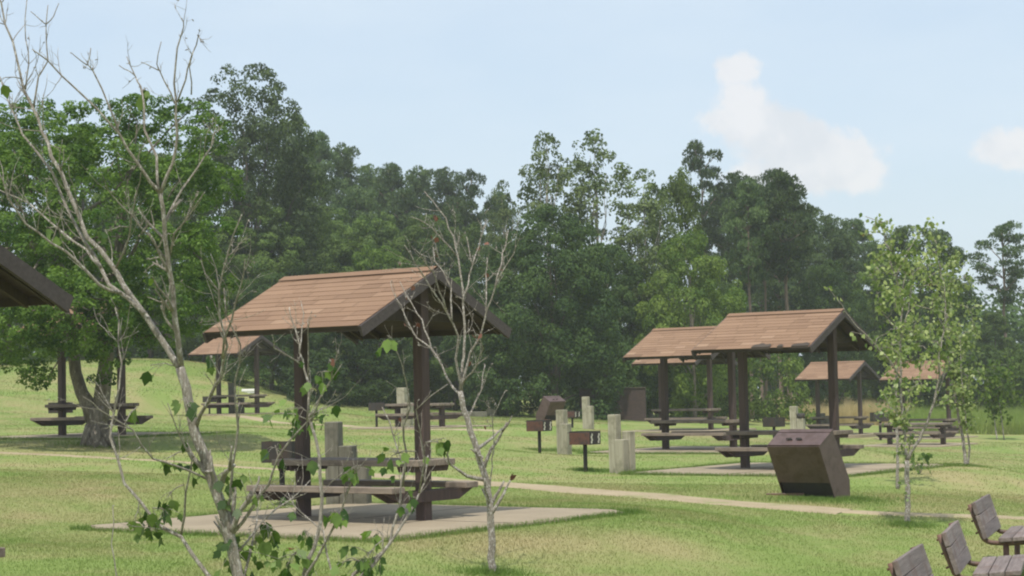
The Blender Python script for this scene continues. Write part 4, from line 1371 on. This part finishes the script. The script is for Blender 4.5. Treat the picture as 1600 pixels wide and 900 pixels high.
# ------------------------------------------------------------------ the forked oak by the left shelter
def build_oak():
    rng = np.random.default_rng(51)
    g = ground_at(152, 696)
    root = thing("oak_tree", "thick forked grey-barked tree with bright green low crown beside the left picnic table", "tree", g)
    mb = MB()
    mb.tube([(0, 0, -.25), (0, 0, .02), (-.02, 0, .2), (0, 0, .5), (.02, 0, .85)], [.42, .31, .245, .225, .235], 14)
    lf = [(-.06, 0, .55), (-.16, 0, .85), (-.34, .05, 1.15), (-.48, .1, 1.6), (-.55, .15, 2.3), (-.8, .2, 3.2), (-1.0, .2, 4.4)]
    mb.tube(lf, [.2, .17, .14, .13, .12, .10, .05], 10)
    rf = [(.06, 0, .55), (.10, 0, .95), (.16, 0, 1.4), (.22, 0, 1.9), (.3, .1, 2.6), (.5, .2, 3.8), (.6, .2, 5.2)]
    mb.tube(rf, [.20, .185, .17, .155, .135, .11, .06], 12)
    mb.tube([(-.1, -.06, .4), (-.3, -.25, -.05)], [.16, .05], 8); mb.tube([(.12, -.04, .35), (.42, -.2, -.05)], [.16, .05], 8); mb.tube([(0, -.1, .4), (.05, -.45, -.05)], [.15, .05], 8)
    lobes = []
    sk = F_PX / g.y
    spec = [  # crown lobes (offset px, py, depth m, radius px)
        (20, 230, .3, 55), (85, 215, -.3, 50), (150, 200, .3, 50), (215, 190, 0, 48), (280, 200, .4, 45), (325, 215, 0, 36), (-40, 290, 0, 80), (40, 300, -.8, 70), (120, 290, -1, 70),
        (200, 280, -.8, 70), (280, 290, -.5, 60), (335, 290, 0, 40), (-60, 400, -.2, 80), (20, 390, -1.2, 75), (100, 390, -1.4, 75), (190, 370, -1.4, 75), (270, 380, -1, 65), (335, 375, -.4, 42),
        (-60, 490, 0, 65), (20, 490, -1.1, 60), (95, 480, -1.4, 60), (170, 470, -1.5, 65), (245, 470, -1.2, 60), (310, 455, -.6, 50), (350, 430, 0, 25),
        (30, 545, -.8, 34), (75, 555, -.8, 32), (120, 530, -.9, 34), (165, 560, -1.0, 30), (215, 530, -.5, 34), (265, 530, -.3, 32), (0, 550, 0, 40), (160, 590, -.7, 16), (75, 590, -.8, 12), (-40, 560, .3, 40),
        (60, 250, 1.6, 80), (180, 250, 1.6, 80), (280, 300, 1.4, 70), (100, 400, 1.8, 80), (240, 420, 1.6, 80), (0, 430, 1.6, 80), (315, 500, .3, 36), (205, 165, .5, 26), (55, 175, .4, 26), (130, 170, .2, 26), (300, 170, .2, 22), (20, 185, .2, 24), (260, 160, .3, 20),
        (60, 500, -2.0, 60), (120, 490, -2.1, 60), (10, 520, -1.8, 52), (95, 535, -1.9, 38), (170, 510, -1.9, 48), (50, 550, -1.7, 30), (135, 545, -1.6, 28), (45, 585, -1.5, 14), (60, 600, -1.5, 10),
        (80, 490, -.4, 60), (140, 500, -.2, 55), (190, 500, -.1, 50), (110, 470, -2.6, 48), (60, 470, -2.4, 44), (155, 480, -2.6, 44)]
    spec += [(rng.uniform(35, 175), rng.uniform(468, 515), rng.uniform(-2.8, .6), rng.uniform(26, 38)) for _ in range(16)]
    spec += [(rng.uniform(-30, 340), rng.uniform(200, 500), rng.uniform(-1.5, 1.2), rng.uniform(30, 44)) for _ in range(22)]
    for px, py, dd, r in spec:
        c = at(px, py, g.y + dd) - g
        rr = r / sk
        lobes.append((tuple(c), (rr, rr * 1.05, rr * .78)))
    V, T = lobed_crown(rng, lobes, .075, 270, thick=.4, sub=.26)
    for c, r in lobes[::3]:
        a = Vector(random.choice(lf[4:] + rf[4:])); limb(mb, a, Vector(c), .05, .012, rng, 6, .07, .02, 6)
    mb.build("trunk", MAT['bark'], root)
    link("crown", poly_mesh("crown", V, 4, MAT['oak_leaf'], T), root)


build_oak()

# ------------------------------------------------------------------ background trees
VAR = {
    'broad': [broad_variant(61, 12, 9, 2.0, 20, .175, 66, MAT['broad_leaf'], MAT['dark_bark'], 'round', .24),
              broad_variant(62, 12, 9, 2.0, 22, .175, 66, MAT['broad_leaf'], MAT['dark_bark'], 'dome', .24),
              broad_variant(63, 12, 9, 1.2, 24, .175, 66, MAT['broad_leaf'], MAT['dark_bark'], 'cone', .22)],
    'dark': [broad_variant(64, 9, 9, .7, 28, .155, 72, MAT['dark_leaf'], MAT['dark_bark'], 'dome', .24, sub=.30),
             broad_variant(65, 9, 9, .6, 28, .155, 72, MAT['dark_leaf'], MAT['dark_bark'], 'round', .24, sub=.30)],
    'light': [broad_variant(66, 9, 8, 1.0, 22, .165, 66, MAT['light_leaf'], MAT['bark'], 'round', .18),
              broad_variant(67, 9, 8, .8, 24, .165, 66, MAT['light_leaf'], MAT['bark'], 'dome', .18)],
    'airy': [broad_variant(68, 12, 8, 2.0, 46, .15, 56, MAT['airy_leaf'], MAT['dark_bark'], 'full', .22, .6, 16, .16, .22, gap=.12, sub=.30)],
    'poplar': [broad_variant(69, 13, 4.6, 3.0, 22, .17, 46, MAT['poplar_leaf'], MAT['pale_bark'], 'round', .15, .7, 20, .16, .25, gap=.22, sub=.42),
               broad_variant(70, 13, 4.6, 2.4, 24, .17, 46, MAT['poplar_leaf'], MAT['pale_bark'], 'round', .15, .7, 20, .16, .25, gap=.22, sub=.42)],
    'pine': [pine_variant(71, 16, 6, 7.0, 26, MAT['pine_leaf'], MAT['pine_bark']),
             pine_variant(72, 16, 6, 6.0, 30, MAT['pine_leaf'], MAT['pine_bark']),
             pine_variant(73, 16, 6.5, 8.0, 24, MAT['pine_leaf'], MAT['pine_bark'])],
    'stand_pine': [pine_variant(171, 16, 6, 9.6, 24, MAT['pine_leaf'], MAT['pine_bark'], tr=.24), pine_variant(172, 16, 6, 10.2, 24, MAT['pine_leaf'], MAT['pine_bark'], tr=.24)],
    'bare_pine': [pine_variant(74, 16, 5, 10.0, 15, MAT['pine_leaf'], MAT['pine_bark'], airy=True),
                  pine_variant(75, 16, 5, 8.5, 20, MAT['pine_leaf'], MAT['pine_bark'], airy=True),
                  pine_variant(83, 16, 5.5, 10.4, 15, MAT['pine_leaf'], MAT['pine_bark'])],
    'bush': [broad_variant(76, 3, 5, .1, 14, .17, 44, MAT['broad_leaf'], MAT['dark_bark'], 'dome', .06, .4, 8, .18, .3),
             broad_variant(77, 3, 5, .1, 14, .17, 44, MAT['light_leaf'], MAT['dark_bark'], 'dome', .06, .4, 8, .18, .3),
             broad_variant(78, 3, 5, .1, 14, .17, 44, MAT['dark_leaf'], MAT['dark_bark'], 'dome', .06, .4, 8, .18, .3)],
}
DIM = {'broad': (12, 9), 'dark': (9, 9), 'light': (9, 8), 'airy': (12, 8), 'poplar': (13, 4.6), 'pine': (16, 6), 'stand_pine': (16, 6), 'bare_pine': (16, 5), 'bush': (3, 5)}
NAME = {'broad': 'broadleaf_tree', 'dark': 'dark_tree', 'light': 'broadleaf_tree', 'airy': 'broadleaf_tree', 'poplar': 'poplar_tree', 'pine': 'pine_tree', 'stand_pine': 'pine_tree', 'bare_pine': 'pine_tree', 'bush': 'bush'}
_count = {}


def plant(kind, px, top, d, wpx, label, group=None, var=None, rz=None):
    i = _count.get(kind, 0); _count[kind] = i + 1
    vs = VAR[kind]; tr, cr = vs[(i if var is None else var) % len(vs)]
    sx = sight(px, 600); x = sx.x * d
    z = hz(x, d)
    p = at(px, top, d)
    H, Wd = DIM[kind]
    sc = max(.05, (p.z - z) / H); sw = wpx / F_PX * d / Wd
    cat = 'bush' if kind == 'bush' else ('pine tree' if 'pine' in kind else 'tree')
    root = thing(NAME[kind], label, cat, (x, d, z), (i * 2.1) % 6.28 if rz is None else rz, group)
    root.scale = (sw, sw, sc)
    link("trunk", tr, root); link("crown", cr, root)
    return root


BACK = "trees in the back of the wood"
L_BACK_PINE = "hazy pine in the back row of the wood above the large shelter's roof"
L_MID = "rounded green tree in the dense wood behind the picnic shelters"
L_HILL = "dark tree on the grassy hill behind the thick forked tree"
L_EDGE = "pine in the pine stand behind the shelter pair's roofs"
L_UNDER = "dark bush in the undergrowth below the wood"
# left: behind the oak
plant('airy', 396, 119, 100, 235, "tallest tree of the skyline, airy and blue-green, above the forked tree")
plant('broad', 452, 190, 103, 150, "rounded tree on the shoulder of the tallest skyline tree")
for px, top, d, w in ((15, 215, 104, 230), (130, 225, 100, 210), (235, 250, 106, 200), (320, 240, 102, 170)):
    plant('broad', px, top, d, w, L_HILL, "trees on the hill behind the forked tree")
plant('broad', 400, 330, 98, 190, "broad dark tree directly below the tallest skyline tree", var=1)
plant('dark', 425, 440, 90, 150, "low dark tree on the hill just above the front shelter's roof", var=0)
plant('dark', 560, 470, 92, 190, "dark evergreen reaching the ground at the hill's foot, seen under the large roof", var=0)
plant('bush', 500, 555, 88, 120, "dark shrub at the edge of the hill lawn under the large roof", var=2)
plant('bush', 585, 560, 92, 120, "dense green shrub above the orange stake, under the large roof", var=0)
plant('bush', 640, 590, 96, 60, "small shrub behind the broad pale timbers", var=1)
for px, top, d, w in ((505, 213, 132, 95), (540, 236, 136, 90), (580, 268, 140, 95), (618, 262, 138, 100), (660, 271, 142, 95), (700, 273, 140, 90), (785, 305, 138, 80), (470, 260, 130, 100), (560, 300, 125, 100), (640, 300, 128, 100), (720, 320, 130, 100)):
    plant('pine', px, top, d, w, L_BACK_PINE, BACK)
plant('bare_pine', 742, 270, 130, 62, "small flat-topped pine standing above the middle of the wood")
for px, top, d, w in ((490, 330, 112, 170), (545, 350, 108, 160), (605, 340, 112, 150), (665, 345, 110, 150), (725, 360, 112, 140), (640, 430, 100, 170), (710, 440, 98, 150), (500, 420, 100, 150)):
    plant('broad', px, top, d, w, L_MID, "rounded trees of the dense wood")
plant('light', 590, 395, 96, 150, "brighter green rounded tree right above the large shelter's ridge", var=0)
plant('poplar', 792, 276, 104, 70, "narrow tree with a thin pointed top left of the tall airy poplars")
plant('poplar', 862, 197, 95, 112, "tall airy poplar with gaps of sky, left one of the pale pair")
plant('poplar', 938, 195, 96, 135, "tall airy poplar with pale limbs, right one of the pale pair", var=1)
plant('poplar', 1015, 258, 95, 120, "shorter light green poplar beside the tall pale pair", var=0)
plant('light', 1060, 285, 98, 130, "light green tree between the poplars and the tall bare pine", var=1)
plant('bare_pine', 1106, 228, 122, 85, "tall pine with a bare trunk and small crown against the white cloud", var=0)
for px, top, d, w in ((1160, 280, 122, 100), (1220, 272, 118, 115), (1266, 330, 124, 85), (1303, 345, 126, 95), (1345, 348, 130, 90), (1190, 300, 130, 100), (1130, 300, 132, 90), (1245, 310, 128, 90), (1320, 370, 122, 90), (1375, 385, 132, 90)):
    plant('pine', px, top, d, w, L_EDGE, "pines of the stand behind the shelter pair")
plant('stand_pine', 1174, 290, 104, 85, "thin bare-trunked pine above the middle of the torn-edged roof's ridge", var=0)
plant('stand_pine', 1197, 300, 107, 75, "slim bare-trunked pine between two thicker ones above the torn-edged roof", var=1)
plant('stand_pine', 1234, 276, 105, 115, "thickest bare-trunked pine with the widest dark crown above the torn-edged roof", var=0)
plant('dark', 868, 345, 86, 245, "big dark spreading tree reaching the ground in the middle of the wood's edge", var=0)
plant('dark', 790, 400, 89, 170, "dark tree left of the big spreading tree, behind the bare sapling", var=1)
plant('dark', 950, 400, 93, 170, "dark full tree right of the big spreading tree", var=0)
plant('light', 1085, 375, 92, 165, "yellow-green tree above the shelter pair's roofs", var=0)
plant('light', 1010, 420, 96, 150, "mid green tree between the dark spreading tree and the shelter pair", var=1)
plant('dark', 1125, 450, 108, 110, "dark rounded tree behind the yellow-green one", var=1)
plant('dark', 1075, 520, 100, 110, "small thin-trunked dark tree seen under the shelter pair's eaves", var=1)
plant('bush', 1210, 552, 99, 130, "bright green bush seen beneath the torn-edged shelter's eave", var=1)
plant('dark', 1300, 425, 108, 110, "dark leafy tree in front of the pines, above the torn-edged roof", var=1)
plant('broad', 1435, 362, 112, 165, "round-topped tree rising behind the leafy pale sapling", var=0)
plant('broad', 1370, 430, 116, 130, "rounded tree left of the round-topped one behind the leafy sapling", var=1)
plant('broad', 1474, 478, 120, 80, "low rounded tree right of the leafy pale saplings", var=1)
plant('bare_pine', 1573, 352, 125, 92, "lone tall pine with bare trunk against the sky on the far right", var=0)
plant('broad', 1556, 486, 120, 110, "dark mass of tree below the lone tall pine", var=2)
plant('broad', 1640, 480, 118, 90, "dark tree at the photo's right edge beside the lone pine", var=1)
for px, top, d, w in ((700, 560, 104, 130), (760, 570, 100, 120), (1040, 575, 112, 120), (1130, 580, 114, 110), (1275, 560, 122, 140), (1340, 565, 124, 140), (1410, 560, 124, 150), (1480, 560, 124, 140), (1550, 555, 118, 130), (1610, 560, 116, 120), (930, 560, 104, 140), (1000, 580, 110, 100), (20, 520, 112, 160), (170, 520, 114, 160), (300, 520, 112, 150)):
    plant('bush', px, top, d, w, L_UNDER, "undergrowth bushes below the wood")


# far woods that close the view behind the trees one can tell apart
def far_woods():
    rng = np.random.default_rng(90)
    lob = []
    for i in range(230):
        a = rng.uniform(-.36, .40); d = rng.uniform(145, 172)
        x = a * d; r = rng.uniform(2.0, 3.6)
        z0 = 0.5 + (2.5 if a < -.1 else 0)
        lob.append(((x, d, z0 + rng.uniform(.5, 6.5)), (r, r, r * .8)))
    V, T = lobed_crown(rng, lob, .38, 9, thick=.5)
    tag(link("woods", poly_mesh("woods", V, 4, MAT['dark_leaf'], T)), "far dark woods closing the view behind the trees", "woods", kind='stuff')


far_woods()


# ------------------------------------------------------------------ brown brick wall under the dark tree
def build_wall():
    d = 88
    x1 = sight(1009, 640).x * d
    root = thing("brick_wall", "low dark brown brick enclosure half hidden by the big dark tree's branches", "brick wall", (x1 - 1.5, d, hz(x1, d)), -.08)
    w = MB(); w.box((0, .1, .65), (3.0, .22, 1.7)); w.box((1.39, 1.1, .65), (.22, 1.776, 1.7)); w.box((-1.39, 1.1, .65), (.22, 1.776, 1.7)); w.build("wall", MAT['brick'], root)
    c = MB(); c.box((0, .1, 1.53), (3.08, .30, .06), bev=.01); c.build("coping", MAT['deck'], root)


build_wall()

# ------------------------------------------------------------------ air
hb = MB(); hb.box((0, 0, 12.5), (840, 840, 45)); h = hb.build("haze", bpy.data.materials.new("haze"))
hm = h.data.materials[0]; hm.use_nodes = True; nt = hm.node_tree
nt.nodes.clear()
out = nt.nodes.new("ShaderNodeOutputMaterial"); vol = nt.nodes.new("ShaderNodeVolumePrincipled")
vol.inputs['Color'].default_value = (.90, .94, 1, 1); vol.inputs['Density'].default_value = .00055; vol.inputs['Anisotropy'].default_value = .2
nt.links.new(vol.outputs[0], out.inputs['Volume'])
tag(h, "thin summer haze in the air over the picnic ground", "haze", kind='stuff')

# ------------------------------------------------------------------ sky and sun
SUN = Vector((-.22, -.975, 0)).normalized()
ELEV = radians(66)
world = bpy.data.worlds.new("World"); scene.world = world; world.use_nodes = True
nt = world.node_tree; bg = nt.nodes['Background']
sky = nt.nodes.new("ShaderNodeTexSky"); sky.sky_type = 'NISHITA'; sky.sun_disc = False
sky.sun_elevation = ELEV; sky.sun_rotation = atan2(SUN.x, SUN.y); sky.air_density = 1.0; sky.dust_density = 2.2; sky.ozone_density = 1.0
tc = nt.nodes.new("ShaderNodeTexCoord")


def wmath(op, a, b=None, c=None):
    n = nt.nodes.new("ShaderNodeMath"); n.operation = op
    for i, v in enumerate((a, b, c)):
        if v is None: continue
        if isinstance(v, (int, float)): n.inputs[i].default_value = v
        else: nt.links.new(v, n.inputs[i])
    return n.outputs[0]


def cloud_blob(px, py, rx, ry):
    """soft ellipse of cloud in a fixed direction of the sky"""
    c = sight(px, py).normalized(); r = Vector((c.y, -c.x, 0)).normalized(); u = r.cross(c).normalized()
    def dot(v):
        n = nt.nodes.new("ShaderNodeVectorMath"); n.operation = 'DOT_PRODUCT'
        nt.links.new(tc.outputs['Generated'], n.inputs[0]); n.inputs[1].default_value = v; return n.outputs['Value']
    a = wmath('DIVIDE', dot(r), rx / F_PX); b = wmath('DIVIDE', dot(u), ry / F_PX)
    d2 = wmath('ADD', wmath('MULTIPLY', a, a), wmath('MULTIPLY', b, b))
    front = wmath('GREATER_THAN', dot(c), 0.0)
    return wmath('MULTIPLY', wmath('SUBTRACT', 1.0, wmath('SQRT', d2)), front)


blobs = None
for bb in ((1152, 112, 42, 28), (1150, 160, 52, 52), (1145, 192, 65, 48), (1210, 212, 80, 58), (1262, 230, 80, 52), (1325, 245, 62, 50), (1345, 272, 48, 36), (1250, 268, 110, 40), (1592, 235, 70, 38)):
    q = cloud_blob(*bb); blobs = q if blobs is None else wmath('SMOOTH_MAX', blobs, q, .3)
nz = N(nt, "ShaderNodeTexNoise", Scale=34.0, Detail=10.0, Roughness=.66); nt.links.new(tc.outputs['Generated'], nz.inputs['Vector'])
puff = wmath('ADD', blobs, wmath('MULTIPLY', wmath('SUBTRACT', nz.outputs['Fac'], .5), 2.3))
pm = nt.nodes.new("ShaderNodeMapRange"); pm.interpolation_type = 'SMOOTHSTEP'
pm.inputs[1].default_value = -.06; pm.inputs[2].default_value = .42; nt.links.new(puff, pm.inputs[0])
mp = nt.nodes.new("ShaderNodeMapping"); mp.inputs['Scale'].default_value = (1, 1, 3.2); nt.links.new(tc.outputs['Generated'], mp.inputs[0])
nz2 = N(nt, "ShaderNodeTexNoise", Scale=5.0, Detail=6.0, Roughness=.55); nt.links.new(mp.outputs[0], nz2.inputs['Vector'])
vm = nt.nodes.new("ShaderNodeMapRange"); vm.inputs[1].default_value = .3; vm.inputs[2].default_value = .75; vm.inputs[3].default_value = .55; vm.inputs[4].default_value = .92
nt.links.new(nz2.outputs['Fac'], vm.inputs[0])
SKYK = 1.0


def wmix(fac, a, b):
    n = nt.nodes.new("ShaderNodeMix"); n.data_type = 'RGBA'
    nt.links.new(fac, n.inputs[0]) if not isinstance(fac, float) else setattr(n.inputs[0], 'default_value', fac)
    for i, v in ((6, a), (7, b)):
        if isinstance(v, tuple): n.inputs[i].default_value = (*v, 1)
        else: nt.links.new(v, n.inputs[i])
    return n.outputs[2]


veil = wmix(vm.outputs[0], sky.outputs[0], (3.9, 4.55, 5.2))
nz3 = N(nt, "ShaderNodeTexNoise", Scale=26.0, Detail=6.0, Roughness=.55); nt.links.new(tc.outputs['Generated'], nz3.inputs['Vector'])
sh = nt.nodes.new("ShaderNodeMapRange"); sh.interpolation_type = 'SMOOTHSTEP'; sh.inputs[1].default_value = .40; sh.inputs[2].default_value = .60
nt.links.new(nz3.outputs['Fac'], sh.inputs[0])
billow = wmix(sh.outputs[0], (4.45, 4.4, 4.5), (5.3, 5.05, 4.95))     # grey hollows and bright heads of the cumulus
cl = wmix(wmath('MULTIPLY', pm.outputs[0], .64), veil, billow)
nt.links.new(cl, bg.inputs['Color']); bg.inputs['Strength'].default_value = .125

sd = bpy.data.lights.new("sun", 'SUN'); sd.energy = 3.1; sd.angle = radians(.53); sd.color = (1, .955, .88)
so = bpy.data.objects.new("sun", sd); COL.objects.link(so)
dirv = Vector((SUN.x * cos(ELEV), SUN.y * cos(ELEV), sin(ELEV)))
so.rotation_euler = dirv.to_track_quat('Z', 'Y').to_euler(); so.location = (-30, -20, 60)

scene.view_settings.view_transform = 'Standard'; scene.view_settings.look = 'None'
scene.view_settings.exposure = 0.56; scene.view_settings.gamma = 1.0
scene.render.engine = 'CYCLES'
scene.cycles.max_bounces = 8; scene.cycles.diffuse_bounces = 3; scene.cycles.transmission_bounces = 4; scene.cycles.volume_bounces = 1
scene.cycles.use_denoising = True
scene.cycles.filter_width = 2.1
